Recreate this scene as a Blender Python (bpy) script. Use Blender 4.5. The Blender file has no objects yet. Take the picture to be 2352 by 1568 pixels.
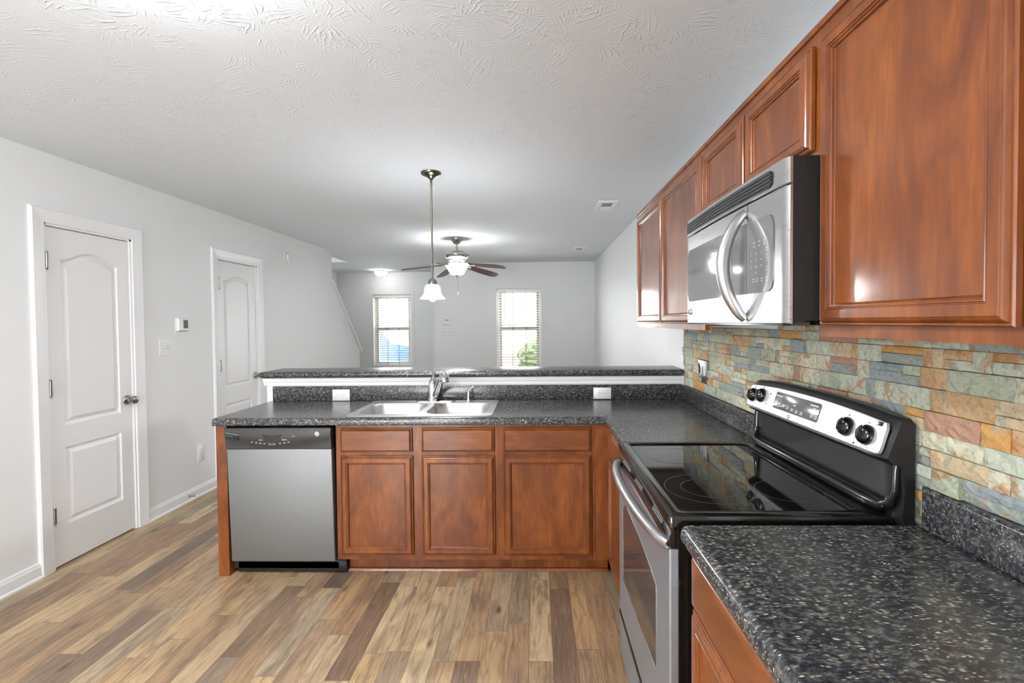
import bpy, bmesh, math, random
from mathutils import Vector, Matrix
random.seed(7)
scene = bpy.context.scene
COL = scene.collection
PI = math.pi

# ---------------------------------------------------------------- camera, light, exposure
F_PX, CXP, CYP = 1108.857, 30.884, -18.768
cam_d = bpy.data.cameras.new('camera')
cam_d.sensor_width = 36.0
cam_d.lens = F_PX * 36.0 / 2352.0
cam_d.shift_x = -CXP / 2352.0
cam_d.shift_y = CYP / 2352.0
cam_d.clip_start = 0.02
cam = bpy.data.objects.new('camera', cam_d)
COL.objects.link(cam)
yaw, pitch, roll = 0.0221, 0.0237, 0.009
fw = Vector((-math.sin(yaw) * math.cos(pitch), math.cos(yaw) * math.cos(pitch), -math.sin(pitch)))
r_ = Vector((math.cos(yaw), math.sin(yaw), 0)); u_ = r_.cross(fw)
r2 = math.cos(roll) * r_ - math.sin(roll) * u_
u2 = math.sin(roll) * r_ + math.cos(roll) * u_
cam.matrix_world = Matrix(((r2.x, u2.x, -fw.x, 0), (r2.y, u2.y, -fw.y, 0), (r2.z, u2.z, -fw.z, 1.444), (0, 0, 0, 1)))
scene.camera = cam

scene.view_settings.view_transform = 'Standard'
scene.view_settings.look = 'None'
scene.view_settings.gamma = 1.0
scene.view_settings.use_curve_mapping = False
scene.view_settings.exposure = 1.74
scene.cycles.use_denoising = True
scene.cycles.max_bounces = 6
scene.cycles.diffuse_bounces = 4
scene.cycles.use_adaptive_sampling = True
scene.cycles.adaptive_threshold = 0.05
scene.cycles.glossy_bounces = 3
scene.cycles.transparent_max_bounces = 8
scene.cycles.sample_clamp_indirect = 6.0
scene.cycles.caustics_reflective = False
scene.cycles.caustics_refractive = False

world = bpy.data.worlds.new('sky')
scene.world = world
world.use_nodes = True
bg = world.node_tree.nodes['Background']
bg.inputs[0].default_value = (0.97, 0.985, 1.0, 1)
bg.inputs[1].default_value = 5.0

def area(name, loc, size, size_y, energy, direction, color=(1, 1, 1)):
    d = bpy.data.lights.new(name, 'AREA')
    d.shape = 'RECTANGLE'; d.size = size; d.size_y = size_y; d.energy = energy; d.color = color
    o = bpy.data.objects.new(name, d); COL.objects.link(o)
    o.location = loc
    o.rotation_euler = Vector(direction).to_track_quat('-Z', 'Y').to_euler()
    return o
# daylight lamp outside the unseen patio door added behind the camera
area('added_rear_daylight', (-1.95, -2.85, 1.05), 1.6, 2.0, 22, (0, 1, 0), (0.95, 0.98, 1.0))
# daylight entering through the two front windows
area('front_daylight', (-0.29, 8.75, 1.35), 0.72, 1.4, 15, (0, -1, -0.15), (0.95, 0.98, 1.0))
area('entry_daylight', (-2.87, 10.1, 1.35), 0.72, 1.4, 16, (0, -1, -0.15), (0.92, 0.97, 1.0))
LAMP_KITCHEN, LAMP_PENDANT, LAMP_BULB, LAMP_FAN, LAMP_ENTRY = 50.0, 26.0, 150.0, 12.0, 4.5

# ---------------------------------------------------------------- colour + node helpers
def lin(c):
    c = c / 255.0
    return c / 12.92 if c <= 0.04045 else ((c + 0.055) / 1.055) ** 2.4
def rgb(r, g, b): return (lin(r), lin(g), lin(b), 1.0)

class NT:
    def __init__(s, name):
        s.m = bpy.data.materials.new(name); s.m.use_nodes = True
        s.t = s.m.node_tree; s.n = s.t.nodes; s.l = s.t.links
        s.p = s.n['Principled BSDF']; s.out = s.n['Material Output']
    def node(s, typ, **kw):
        n = s.n.new(typ)
        for k, v in kw.items(): setattr(n, k, v)
        return n
    def set(s, sock, v):
        if hasattr(v, 'is_linked') or isinstance(v, bpy.types.NodeSocket): s.l.new(v, sock)
        else: sock.default_value = v
    def math(s, op, a, b=0.0, c=0.0):
        n = s.node('ShaderNodeMath', operation=op)
        s.set(n.inputs[0], a); s.set(n.inputs[1], b)
        if len(n.inputs) > 2: s.set(n.inputs[2], c)
        return n.outputs[0]
    def vmath(s, op, a, b=(0, 0, 0)):
        n = s.node('ShaderNodeVectorMath', operation=op)
        s.set(n.inputs[0], a); s.set(n.inputs[1], b)
        return n.outputs[0]
    def comb(s, x, y, z):
        n = s.node('ShaderNodeCombineXYZ')
        s.set(n.inputs[0], x); s.set(n.inputs[1], y); s.set(n.inputs[2], z)
        return n.outputs[0]
    def sep(s, v):
        n = s.node('ShaderNodeSeparateXYZ'); s.set(n.inputs[0], v); return n.outputs
    def coord(s, which='Object'):
        return s.node('ShaderNodeTexCoord').outputs[which]
    def geo(s, which): return s.node('ShaderNodeNewGeometry').outputs[which]
    def objrand(s): return s.node('ShaderNodeObjectInfo').outputs['Random']
    def noise(s, vec, scale=5.0, detail=3.0, rough=0.5, dist=0.0, color=False):
        n = s.node('ShaderNodeTexNoise')
        s.set(n.inputs['Vector'], vec); n.inputs['Scale'].default_value = scale
        n.inputs['Detail'].default_value = detail; n.inputs['Roughness'].default_value = rough
        n.inputs['Distortion'].default_value = dist
        return n.outputs['Color'] if color else n.outputs[0]
    def white(s, vec):
        n = s.node('ShaderNodeTexWhiteNoise', noise_dimensions='3D'); s.set(n.inputs['Vector'], vec)
        return n.outputs
    def vor(s, vec, scale, feature='F1'):
        n = s.node('ShaderNodeTexVoronoi', feature=feature); s.set(n.inputs['Vector'], vec)
        n.inputs['Scale'].default_value = scale
        return n.outputs
    def ramp(s, fac, stops, interp='LINEAR'):
        n = s.node('ShaderNodeValToRGB'); cr = n.color_ramp; cr.interpolation = interp
        while len(cr.elements) < len(stops): cr.elements.new(0.5)
        for e, (p, c) in zip(cr.elements, stops):
            e.position = p; e.color = c if len(c) == 4 else (*c, 1)
        s.set(n.inputs[0], fac); return n.outputs[0]
    def mix(s, fac, a, b, blend='MIX'):
        n = s.node('ShaderNodeMix', data_type='RGBA', blend_type=blend)
        s.set(n.inputs[0], fac); s.set(n.inputs[6], a); s.set(n.inputs[7], b)
        return n.outputs[2]
    def bump(s, h, strength=0.3, dist=0.002):
        n = s.node('ShaderNodeBump'); n.inputs['Strength'].default_value = strength
        n.inputs['Distance'].default_value = dist
        s.set(n.inputs['Height'], h); s.l.new(n.outputs[0], s.p.inputs['Normal'])
    def base(s, c): s.set(s.p.inputs['Base Color'], c)
    def rough(s, v): s.set(s.p.inputs['Roughness'], v)

def simple(name, col, rough=0.5, metal=0.0, coat=0.0, spec=None, bump=None):
    t = NT(name); t.base(col); t.rough(rough); t.p.inputs['Metallic'].default_value = metal
    if coat: t.p.inputs['Coat Weight'].default_value = coat; t.p.inputs['Coat Roughness'].default_value = 0.08
    if spec is not None: t.p.inputs['Specular IOR Level'].default_value = spec
    if bump:
        t.bump(t.noise(t.coord(), bump[0], 3), bump[1], bump[2])
    return t.m

M = {}
def build_materials():
    # painted walls with a faint roller texture
    t = NT('wall_paint'); t.base(rgb(233, 235, 236)); t.rough(0.55)
    t.bump(t.noise(t.coord(), 160, 3), 0.06, 0.002); M['wall'] = t.m
    # stomp brushed ceiling: crow's foot strokes fanning out of random centres
    t = NT('stomped_ceiling'); t.base(rgb(221, 227, 232)); t.rough(0.8)
    P = t.coord()
    x, y, z = t.sep(P)
    brks = t.sep(t.noise(P, 24.0, 2, color=True)); wobs = t.sep(t.noise(P, 20.0, 1, color=True))
    hs = None
    for k, (sc, off) in enumerate(((5.0, 0.0), (7.0, 3.7), (9.0, 7.3))):
        v = t.comb(t.math('MULTIPLY_ADD', x, sc, off), t.math('MULTIPLY_ADD', y, sc, off), 0.0)
        vo = t.vor(v, 1.0)
        d = t.vmath('SUBTRACT', v, vo['Position'])
        dx, dy, _ = t.sep(d)
        rnd = t.sep(vo['Color'])
        th = t.math('MULTIPLY', rnd[0], 6.283)
        cs, sn = t.math('COSINE', th), t.math('SINE', th)
        al = t.math('ADD', t.math('MULTIPLY', dx, cs), t.math('MULTIPLY', dy, sn))
        la = t.math('SUBTRACT', t.math('MULTIPLY', dy, cs), t.math('MULTIPLY', dx, sn))
        fan_ = t.math('DIVIDE', la, t.math('ADD', t.math('MULTIPLY', al, 0.8), 0.95))
        wob = wobs[k]
        st = t.math('POWER', t.math('MAXIMUM', t.math('SINE', t.math('ADD', t.math('MULTIPLY', fan_, 44.0), t.math('ADD', t.math('MULTIPLY', wob, 7.0), t.math('MULTIPLY', rnd[1], 20.0)))), 0.0), 2.5)
        brk = t.ramp(brks[k], [(0.47, (0, 0, 0)), (0.58, (1, 1, 1))])
        fall = t.math('SUBTRACT', 1.0, t.math('MINIMUM', t.math('MULTIPLY', vo['Distance'], 1.7), 1.0))
        h = t.math('MULTIPLY', t.math('MULTIPLY', st, fall), brk)
        hs = h if hs is None else t.math('ADD', hs, h)
    hs = t.math('ADD', hs, t.math('MULTIPLY', t.noise(P, 110, 1), 0.12))
    t.bump(hs, 0.5, 0.004); M['ceiling'] = t.m
    M['trim'] = simple('white_trim_paint', rgb(236, 237, 238), 0.3)
    # moulded doors with an embossed wood grain
    t = NT('door_paint'); t.base(rgb(235, 236, 237)); t.rough(0.35)
    P = t.coord(); x, y, z = t.sep(P)
    t.bump(t.noise(t.comb(t.math('MULTIPLY', x, 60), t.math('MULTIPLY', y, 60), t.math('MULTIPLY', z, 4)), 2.0, 4, 0.6, 1.5), 0.12, 0.002); M['door'] = t.m
    # plank floor: narrow strips of mixed browns running away from the camera
    t = NT('plank_floor')
    P = t.coord(); x, y, z = t.sep(P)
    u = t.math('DIVIDE', x, 0.1035)
    row = t.math('FLOOR', u)
    r1 = t.white(t.comb(row, 3.3, 0.0))
    ra, rb, rc = t.sep(r1['Color'])
    L = t.math('MULTIPLY_ADD', rb, 0.45, 0.48)
    v = t.math('DIVIDE', t.math('MULTIPLY_ADD', ra, 5.0, y), L)
    idx = t.math('FLOOR', v)
    pid = t.white(t.comb(row, idx, 7.7))
    pa, pb, pc = t.sep(pid['Color'])
    base = t.ramp(pa, [(0.0, rgb(112, 96, 83)), (0.14, rgb(158, 126, 97)), (0.3, rgb(188, 154, 114)), (0.5, rgb(206, 177, 135)), (0.66, rgb(160, 127, 98)), (0.82, rgb(216, 193, 153)), (1.0, rgb(132, 115, 100))])
    gv = t.comb(t.math('MULTIPLY_ADD', x, 26.0, t.math('MULTIPLY', pb, 40)), t.math('MULTIPLY', y, 2.2), t.math('MULTIPLY', pc, 30))
    g = t.noise(gv, 1.6, 5, 0.62, 0.9)
    col = t.mix(t.ramp(g, [(0.30, (0.75, 0.75, 0.75)), (0.50, (0.1, 0.1, 0.1)), (0.62, (0, 0, 0)), (0.75, (0.25, 0.25, 0.25))]), base, rgb(104, 82, 66))
    g2 = t.noise(t.comb(t.math('MULTIPLY', x, 7.0), t.math('MULTIPLY_ADD', y, 2.0, t.math('MULTIPLY', pb, 60)), t.math('MULTIPLY', pc, 20)), 1.5, 3, 0.6, 0.6)
    col = t.mix(t.ramp(g2, [(0.34, (0.5, 0.5, 0.5)), (0.52, (0, 0, 0))]), col, rgb(100, 85, 76))
    fg = t.noise(t.comb(t.math('MULTIPLY_ADD', x, 120.0, t.math('MULTIPLY', pb, 90)), t.math('MULTIPLY', y, 5.0), t.math('MULTIPLY', pc, 50)), 1.5, 4, 0.65, 0.8)
    col = t.mix(t.ramp(fg, [(0.30, (0.5, 0.5, 0.5)), (0.47, (0, 0, 0)), (0.60, (0, 0, 0)), (0.78, (0.0, 0.0, 0.0))]), col, rgb(92, 74, 62))
    col = t.mix(t.ramp(fg, [(0.54, (0, 0, 0)), (0.74, (0.35, 0.35, 0.35))]), col, rgb(226, 206, 172))
    kn = t.vor(t.comb(t.math('MULTIPLY', x, 7.0), t.math('MULTIPLY', y, 2.8), 0.0), 1.0)
    col = t.mix(t.ramp(kn['Distance'], [(0.03, (0.8, 0.8, 0.8)), (0.13, (0, 0, 0))]), col, rgb(60, 48, 42))
    fx = t.math('ABSOLUTE', t.math('SUBTRACT', t.math('FRACT', u), 0.5))
    fy = t.math('ABSOLUTE', t.math('SUBTRACT', t.math('FRACT', v), 0.5))
    seam = t.math('MAXIMUM', t.math('GREATER_THAN', fx, 0.488), t.math('GREATER_THAN', fy, 0.498))
    col = t.mix(t.math('MULTIPLY', seam, 0.55), col, rgb(60, 48, 40))
    t.base(col); t.rough(t.math('MULTIPLY_ADD', g, 0.12, 0.27))
    t.bump(t.math('SUBTRACT', t.math('MULTIPLY', g, 0.4), t.math('MULTIPLY', seam, 0.5)), 0.15, 0.002)
    M['floor'] = t.m
    # stained cherry coloured wood, glazed
    for nm, sc in (('wood', (9.0, 9.0, 1.0)), ('wood_side', (1.0, 1.0, 9.0))):
        t = NT('stained_' + nm)
        P = t.vmath('ADD', t.coord(), t.comb(t.math('MULTIPLY', t.objrand(), 9.0), t.math('MULTIPLY', t.objrand(), 5.0), t.math('MULTIPLY', t.objrand(), 7.0)))
        pv = t.vmath('MULTIPLY', P, sc)
        blot = t.noise(t.vmath('MULTIPLY', P, tuple(1.0 + 0.28 * q for q in sc)), 2.3, 3, 0.6, 0.8)
        fine = t.noise(pv, 9.0, 4, 0.6, 0.3)
        c = t.ramp(blot, [(0.26, rgb(90, 44, 19)), (0.42, rgb(112, 58, 22)), (0.60, rgb(134, 73, 27)), (0.82, rgb(154, 91, 35))])
        c = t.mix(t.ramp(fine, [(0.35, (0.4, 0.4, 0.4)), (0.6, (0, 0, 0))]), c, rgb(84, 40, 17))
        t.p.inputs['Specular IOR Level'].default_value = 0.3
        t.base(c); t.rough(t.math('MULTIPLY_ADD', fine, 0.1, 0.38))
        t.p.inputs['Coat Weight'].default_value = 0.65; t.p.inputs['Coat Roughness'].default_value = 0.13
        t.bump(fine, 0.06, 0.001)
        M[nm] = t.m
    M['wood_dark'] = simple('cabinet_carcass_wood', rgb(84, 44, 26), 0.4)  # darker brown wood for the cabinet carcasses
    # speckled dark laminate
    t = NT('speckled_laminate')
    P = t.coord()
    w = t.noise(P, 14, 2, color=True)
    Pd = t.vmath('ADD', P, t.vmath('MULTIPLY', w, (0.03, 0.03, 0.03)))
    cl = t.noise(t.vmath('MULTIPLY', Pd, (1.0, 1.7, 1.7)), 60, 4, 0.7)
    c = t.ramp(cl, [(0.32, rgb(30, 32, 36)), (0.5, rgb(54, 56, 60)), (0.70, rgb(116, 116, 112))])
    for k, (sx, sy, sz, lo, hi, cr) in enumerate(((82, 240, 240, 0.80, 0.9, [(0.0, rgb(176, 166, 136)), (0.35, rgb(206, 198, 176)), (0.6, rgb(150, 120, 98)), (0.85, rgb(222, 220, 212)), (1.0, rgb(132, 148, 158))]),
                                               (60, 140, 140, 0.80, 0.95, [(0.0, rgb(86, 90, 90)), (0.4, rgb(116, 108, 88)), (0.7, rgb(64, 78, 92)), (1.0, rgb(150, 144, 128))]))):
        vo = t.vor(t.vmath('MULTIPLY', Pd, (sx, sy, sz)), 1.0)
        ra, rb, rc = t.sep(vo['Color'])
        msk = t.math('MULTIPLY', t.math('GREATER_THAN', ra, lo), t.ramp(vo['Distance'], [(0.16, (1, 1, 1)), (0.5, (0, 0, 0))]))
        c = t.mix(msk, c, t.ramp(rb, cr))
    t.base(c); t.rough(0.22); t.p.inputs['Specular IOR Level'].default_value = 0.55
    M['granite'] = t.m
    # split face slate
    t = NT('split_slate')
    P = t.coord(); ri = t.geo('Random Per Island')
    rr = t.white(t.comb(t.math('MULTIPLY', ri, 91.7), 1.0, 2.0)); ra, rb, rc = t.sep(rr['Color'])
    c0 = t.ramp(ra, [(0.0, rgb(174, 182, 160)), (0.2, rgb(206, 202, 176)), (0.36, rgb(150, 160, 152)), (0.5, rgb(200, 180, 146)), (0.62, rgb(190, 196, 178)), (0.76, rgb(194, 160, 118)), (0.84, rgb(178, 136, 112)), (0.89, rgb(146, 158, 162)), (0.95, rgb(202, 152, 88))], 'CONSTANT')
    Po = t.vmath('ADD', P, t.comb(t.math('MULTIPLY', rb, 13.0), 0.0, t.math('MULTIPLY', rc, 11.0)))
    n1 = t.noise(Po, 12, 4, 0.65, 0.5)
    n2 = t.noise(Po, 75, 5, 0.7, 0.3)
    n3 = t.noise(t.vmath('ADD', Po, (5, 5, 5)), 9, 3, 0.6, 1.2)
    c = t.mix(t.ramp(n1, [(0.55, (0, 0, 0)), (0.63, (0.75, 0.75, 0.75))]), c0, rgb(178, 118, 66))
    c = t.mix(t.ramp(n3, [(0.56, (0, 0, 0)), (0.68, (0.6, 0.6, 0.6))]), c, rgb(158, 162, 150))
    c = t.mix(t.ramp(n2, [(0.34, (0.6, 0.6, 0.6)), (0.5, (0, 0, 0))]), c, rgb(120, 116, 102))
    t.base(c); t.rough(0.62)
    t.bump(t.math('ADD', t.math('MULTIPLY', n2, 0.8), t.math('MULTIPLY', n1, 1.2)), 0.7, 0.008)
    M['stone'] = t.m
    M['grout'] = simple('dark_stone_backing', rgb(70, 68, 62), 0.9)
    # brushed steel, streaks along one axis
    for nm, sc, rg, colr in (('steel', (4, 4, 300), 0.30, rgb(196, 196, 196)), ('steel_flat', (300, 300, 3), 0.36, rgb(190, 190, 191)), ('steel_door', (300, 300, 3), 0.58, rgb(142, 144, 146)), ('steel_range', (4, 4, 300), 0.48, rgb(182, 193, 206)), ('steel_sink', (60, 60, 60), 0.36, rgb(205, 205, 204))):
        t = NT('brushed_' + nm)
        f = t.noise(t.vmath('MULTIPLY', t.coord(), sc), 1.0, 3)
        t.base(colr); t.p.inputs['Metallic'].default_value = 1.0
        t.rough(t.math('MULTIPLY_ADD', f, 0.14, rg - 0.07)); t.bump(f, 0.04, 0.001)
        M[nm] = t.m
    M['silver'] = simple('silver_panel_paint', rgb(214, 214, 214), 0.32, 0.55)
    M['chrome'] = simple('polished_chrome', rgb(215, 215, 215), 0.08, 1.0)
    M['nickel'] = simple('satin_nickel', rgb(168, 166, 160), 0.22, 1.0)
    M['pewter'] = simple('dark_satin_metal', rgb(120, 116, 104), 0.25, 1.0)
    M['black'] = simple('black_enamel', rgb(20, 20, 20), 0.12, spec=0.8)
    M['black_plastic'] = simple('black_plastic', rgb(30, 30, 31), 0.34)
    M['charcoal'] = simple('charcoal_plastic', rgb(50, 50, 51), 0.4)
    M['black_matte'] = simple('black_matte_metal', rgb(26, 26, 26), 0.5)
    M['glass_top'] = simple('black_ceramic_glass', rgb(18, 18, 18), 0.05, spec=1.0)
    M['glass_ring'] = simple('printed_grey_ring', rgb(70, 70, 70), 0.12)
    M['glass_dark'] = simple('smoked_oven_glass', rgb(62, 62, 62), 0.06, spec=0.9)
    M['glass_sheen'] = simple('microwave_glass_sheen', rgb(112, 112, 112), 0.07, spec=1.0)  # dark glass; the bright wall reflection is put into the grey base
    M['display'] = simple('grey_display_glass', rgb(96, 96, 96), 0.12)
    M['white_plastic'] = simple('white_plastic', rgb(232, 233, 234), 0.35)
    M['grey_plastic'] = simple('grey_plastic', rgb(150, 150, 150), 0.45)
    M['slot'] = simple('dark_slot', rgb(40, 40, 40), 0.6)
    M['ink'] = simple('grey_print', rgb(70, 70, 70), 0.6)
    M['white_ink'] = simple('white_print', rgb(225, 225, 225), 0.6)
    M['pale_ink'] = simple('pale_print', rgb(185, 185, 185), 0.6)
    t = NT('fan_blade_wood'); P = t.coord()
    f = t.noise(t.vmath('MULTIPLY', P, (18, 18, 18)), 2.0, 4, 0.6, 1.0)
    t.base(t.ramp(f, [(0.3, rgb(42, 24, 22)), (0.7, rgb(74, 38, 30))])); t.rough(0.3); M['blade'] = t.m
    M['blind'] = simple('blind_backlit_vinyl', rgb(112, 102, 82), 0.6)  # white slats; their backlit darkness against the sky is put into the colour
    M['cord'] = simple('blind_cord', rgb(120, 118, 110), 0.8)
    M['vinyl'] = simple('window_vinyl', rgb(248, 248, 248), 0.35)
    for nm, e, c in (('lamp_bulb', LAMP_BULB, (0.97, 0.98, 1.0)), ('lamp_pendant', LAMP_PENDANT, (0.97, 0.98, 1.0)), ('lamp_fan', LAMP_FAN, (0.97, 0.98, 1.0)), ('lamp_entry', LAMP_ENTRY, (1, 0.97, 0.92)), ('lamp_kitchen', LAMP_KITCHEN, (0.97, 0.98, 1.0))):
        t = NT(nm + '_glass'); t.base(rgb(245, 245, 240)); t.rough(0.4)
        t.p.inputs['Emission Color'].default_value = (*c, 1); t.p.inputs['Emission Strength'].default_value = e
        M[nm] = t.m
    t = NT('window_glass')
    tr = t.node('ShaderNodeBsdfTransparent'); gl = t.node('ShaderNodeBsdfGlossy'); gl.inputs['Roughness'].default_value = 0.02
    mx = t.node('ShaderNodeMixShader'); mx.inputs[0].default_value = 0.05
    t.l.new(tr.outputs[0], mx.inputs[1]); t.l.new(gl.outputs[0], mx.inputs[2]); t.l.new(mx.outputs[0], t.out.inputs[0]); M['glass'] = t.m
    t = NT('lawn'); t.base(t.ramp(t.noise(t.coord(), 9, 4), [(0.3, rgb(84, 92, 64)), (0.7, rgb(120, 122, 92))])); t.rough(0.9); M['lawn'] = t.m
    M['car_paint'] = simple('blue_car_paint', rgb(40, 72, 120), 0.3, coat=0.3)
    M['tyre'] = simple('tyre_rubber', rgb(34, 34, 36), 0.8)
    t = NT('hedge_leaves'); t.base(t.ramp(t.noise(t.coord(), 14, 3), [(0.3, rgb(34, 50, 34)), (0.7, rgb(76, 92, 60))])); t.rough(0.8); M['leaf'] = t.m
    M['fence'] = simple('overexposed_fence_wood', rgb(214, 200, 178), 0.8, bump=(20, 0.3, 0.01))  # brown fence coloured pale; the overexposed look is put into the colour
    M['carpet'] = simple('stair_carpet', rgb(176, 170, 160), 0.95)
build_materials()

# ---------------------------------------------------------------- mesh helpers
I4 = Matrix.Identity(4)
def frame(origin, facing):
    """u right, v up, w out of a vertical surface that faces the given way, as seen by someone looking at it"""
    ax = {'-y': ((1, 0, 0), (0, 0, 1), (0, -1, 0)), '-x': ((0, -1, 0), (0, 0, 1), (-1, 0, 0)), '+x': ((0, 1, 0), (0, 0, 1), (1, 0, 0)), 'down': ((1, 0, 0), (0, 1, 0), (0, 0, -1)), 'up': ((1, 0, 0), (0, 1, 0), (0, 0, 1)), '+y': ((-1, 0, 0), (0, 0, 1), (0, 1, 0))}[facing]
    u, v, w = ax
    return Matrix(((u[0], v[0], w[0], origin[0]), (u[1], v[1], w[1], origin[1]), (u[2], v[2], w[2], origin[2]), (0, 0, 0, 1)))

def nb(): return bmesh.new()
def bx(bm, x0, x1, y0, y1, z0, z1, bev=0.0, seg=2):
    vs = [bm.verts.new((x, y, z)) for x in (x0, x1) for y in (y0, y1) for z in (z0, z1)]
    fs = [(0, 1, 3, 2), (4, 6, 7, 5), (0, 4, 5, 1), (2, 3, 7, 6), (0, 2, 6, 4), (1, 5, 7, 3)]
    faces = [bm.faces.new([vs[i] for i in f]) for f in fs]
    if bev > 0:
        es = list({e for f in faces for e in f.edges})
        bmesh.ops.bevel(bm, geom=es, offset=bev, segments=seg, profile=0.5, affect='EDGES', clamp_overlap=True)
    return bm
def box(*a, **k): return bx(nb(), *a, **k)
def prism(bm, pts, axis, a, b):
    """extrude polygon pts (2d) along axis: 0 -> pts are (y,z), 1 -> (x,z), 2 -> (x,y)"""
    def mk(p, t):
        return {0: (t, p[0], p[1]), 1: (p[0], t, p[1]), 2: (p[0], p[1], t)}[axis]
    A = [bm.verts.new(mk(p, a)) for p in pts]; B = [bm.verts.new(mk(p, b)) for p in pts]
    n = len(pts)
    bm.faces.new(A); bm.faces.new(B[::-1])
    for i in range(n): bm.faces.new((A[i], B[i], B[(i + 1) % n], A[(i + 1) % n]))
    return bm
def lathe(bm, prof, c=(0, 0, 0), seg=32, cap0=True, cap1=True, sx=1.0, rfun=None):
    rings = []
    for r, z in prof:
        ring = []
        for k in range(seg):
            a = 2 * PI * k / seg
            rr = r * (rfun(a, z) if rfun else 1.0)
            ring.append(bm.verts.new((c[0] + rr * math.cos(a) * sx, c[1] + rr * math.sin(a), c[2] + z)))
        rings.append(ring)
    for A, B in zip(rings, rings[1:]):
        for k in range(seg): bm.faces.new((A[k], A[(k + 1) % seg], B[(k + 1) % seg], B[k]))
    if cap0: bm.faces.new(rings[0][::-1])
    if cap1: bm.faces.new(rings[-1])
    return bm
def tube(bm, pts, rad, seg=10, flat=1.0):
    pts = [Vector(p) for p in pts]; n = len(pts)
    rads = rad if isinstance(rad, (list, tuple)) else [rad] * n
    prev = None; rings = []
    for i in range(n):
        d = (pts[min(i + 1, n - 1)] - pts[max(i - 1, 0)]).normalized()
        if prev is None:
            a = Vector((0, 0, 1)) if abs(d.z) < 0.9 else Vector((1, 0, 0))
            x = d.cross(a).normalized()
        else:
            x = (prev - d * prev.dot(d)).normalized()
        prev = x; y = d.cross(x)
        rings.append([bm.verts.new(pts[i] + rads[i] * (math.cos(2 * PI * k / seg) * x + flat * math.sin(2 * PI * k / seg) * y)) for k in range(seg)])
    for A, B in zip(rings, rings[1:]):
        for k in range(seg): bm.faces.new((A[k], A[(k + 1) % seg], B[(k + 1) % seg], B[k]))
    bm.faces.new(rings[0][::-1]); bm.faces.new(rings[-1])
    return bm
def loops_loft(bm, loops, cap_first=True, cap_last=True):
    R = [[bm.verts.new(p) for p in L] for L in loops]
    n = len(R[0])
    for A, B in zip(R, R[1:]):
        for k in range(n): bm.faces.new((A[k], A[(k + 1) % n], B[(k + 1) % n], B[k]))
    if cap_first: bm.faces.new(R[0][::-1])
    if cap_last: bm.faces.new(R[-1])
    return bm
def rect_loft(bm, u0, u1, v0, v1, prof, cap_first=True, cap_last=True):
    return loops_loft(bm, [[(u0 + i, v0 + i, w), (u1 - i, v0 + i, w), (u1 - i, v1 - i, w), (u0 + i, v1 - i, w)] for i, w in prof], cap_first, cap_last)
def rrect(u0, u1, v0, v1, r, n=6):
    pts = []
    for cx, cy, a0 in ((u1 - r, v0 + r, -PI / 2), (u1 - r, v1 - r, 0), (u0 + r, v1 - r, PI / 2), (u0 + r, v0 + r, PI)):
        for k in range(n + 1):
            a = a0 + PI / 2 * k / n
            pts.append((cx + r * math.cos(a), cy + r * math.sin(a)))
    return pts
def offset(pts, d):
    n = len(pts); out = []
    for i in range(n):
        p0, p1, p2 = Vector(pts[i - 1]), Vector(pts[i]), Vector(pts[(i + 1) % n])
        e1 = (p1 - p0).normalized(); e2 = (p2 - p1).normalized()
        n1 = Vector((-e1.y, e1.x)); n2 = Vector((-e2.y, e2.x))
        b = n1 + n2; L = b.length
        if L < 1e-6: b = n1; s = 1
        else: b /= L; s = 1 / max(0.35, b.dot(n1))
        q = p1 + b * d * s
        out.append((q.x, q.y))
    return out

def finish(bm, mat, name, smooth=40):
    bmesh.ops.recalc_face_normals(bm, faces=bm.faces)
    me = bpy.data.meshes.new(name)
    bm.to_mesh(me); bm.free()
    if mat: me.materials.append(M[mat] if isinstance(mat, str) else mat)
    if smooth:
        for p in me.polygons: p.use_smooth = True
        me.set_sharp_from_angle(angle=math.radians(smooth))
    return me
LOC = {}
def obj(name, bm, mat, parent=None, T=None, smooth=40, label=None, norec=False):
    if T is not None: bmesh.ops.transform(bm, matrix=T, verts=bm.verts)
    if parent is not None:
        org = LOC[parent.name]
    else:
        xs = [v.co for v in bm.verts]
        org = Vector(((min(v.x for v in xs) + max(v.x for v in xs)) / 2, (min(v.y for v in xs) + max(v.y for v in xs)) / 2, min(v.z for v in xs)))
    bmesh.ops.translate(bm, verts=bm.verts, vec=-org)
    o = bpy.data.objects.new(name, finish(bm, mat, name, smooth)); COL.objects.link(o)
    if parent is not None: o.parent = parent
    else: o.location = org
    LOC[o.name] = org
    if label: o['label'] = label
    return o
def thing(name, label, cat, loc, group=None, kind=None):
    o = bpy.data.objects.new(name, None); COL.objects.link(o); o.location = loc
    o.empty_display_size = 0.05
    LOC[o.name] = Vector(loc); o['label'] = label; o['category'] = cat
    if group: o['group'] = group
    if kind: o['kind'] = kind
    return o
def tag(o, label, cat, group=None, kind=None):
    o['label'] = label; o['category'] = cat
    if group: o['group'] = group
    if kind: o['kind'] = kind
    return o
def struct(name, bm, mat, label, cat, parent=None, T=None, smooth=40):
    o = obj(name, bm, mat, parent, T, smooth)
    return tag(o, label, cat, kind='structure')
def text(name, body, size, T, mat, parent, align='CENTER', depth=0.0003):
    cu = bpy.data.curves.new(name, 'FONT'); cu.body = body; cu.size = size; cu.align_x = align; cu.align_y = 'CENTER'; cu.extrude = depth
    cu.resolution_u = 3
    tmp = bpy.data.objects.new('text_tmp', cu); COL.objects.link(tmp)
    dg = bpy.context.evaluated_depsgraph_get()
    me = bpy.data.meshes.new_from_object(tmp.evaluated_get(dg))
    bpy.data.objects.remove(tmp); bpy.data.curves.remove(cu)
    bm = nb(); bm.from_mesh(me); bpy.data.meshes.remove(me)
    return obj(name, bm, mat, parent, T, 0)
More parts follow.
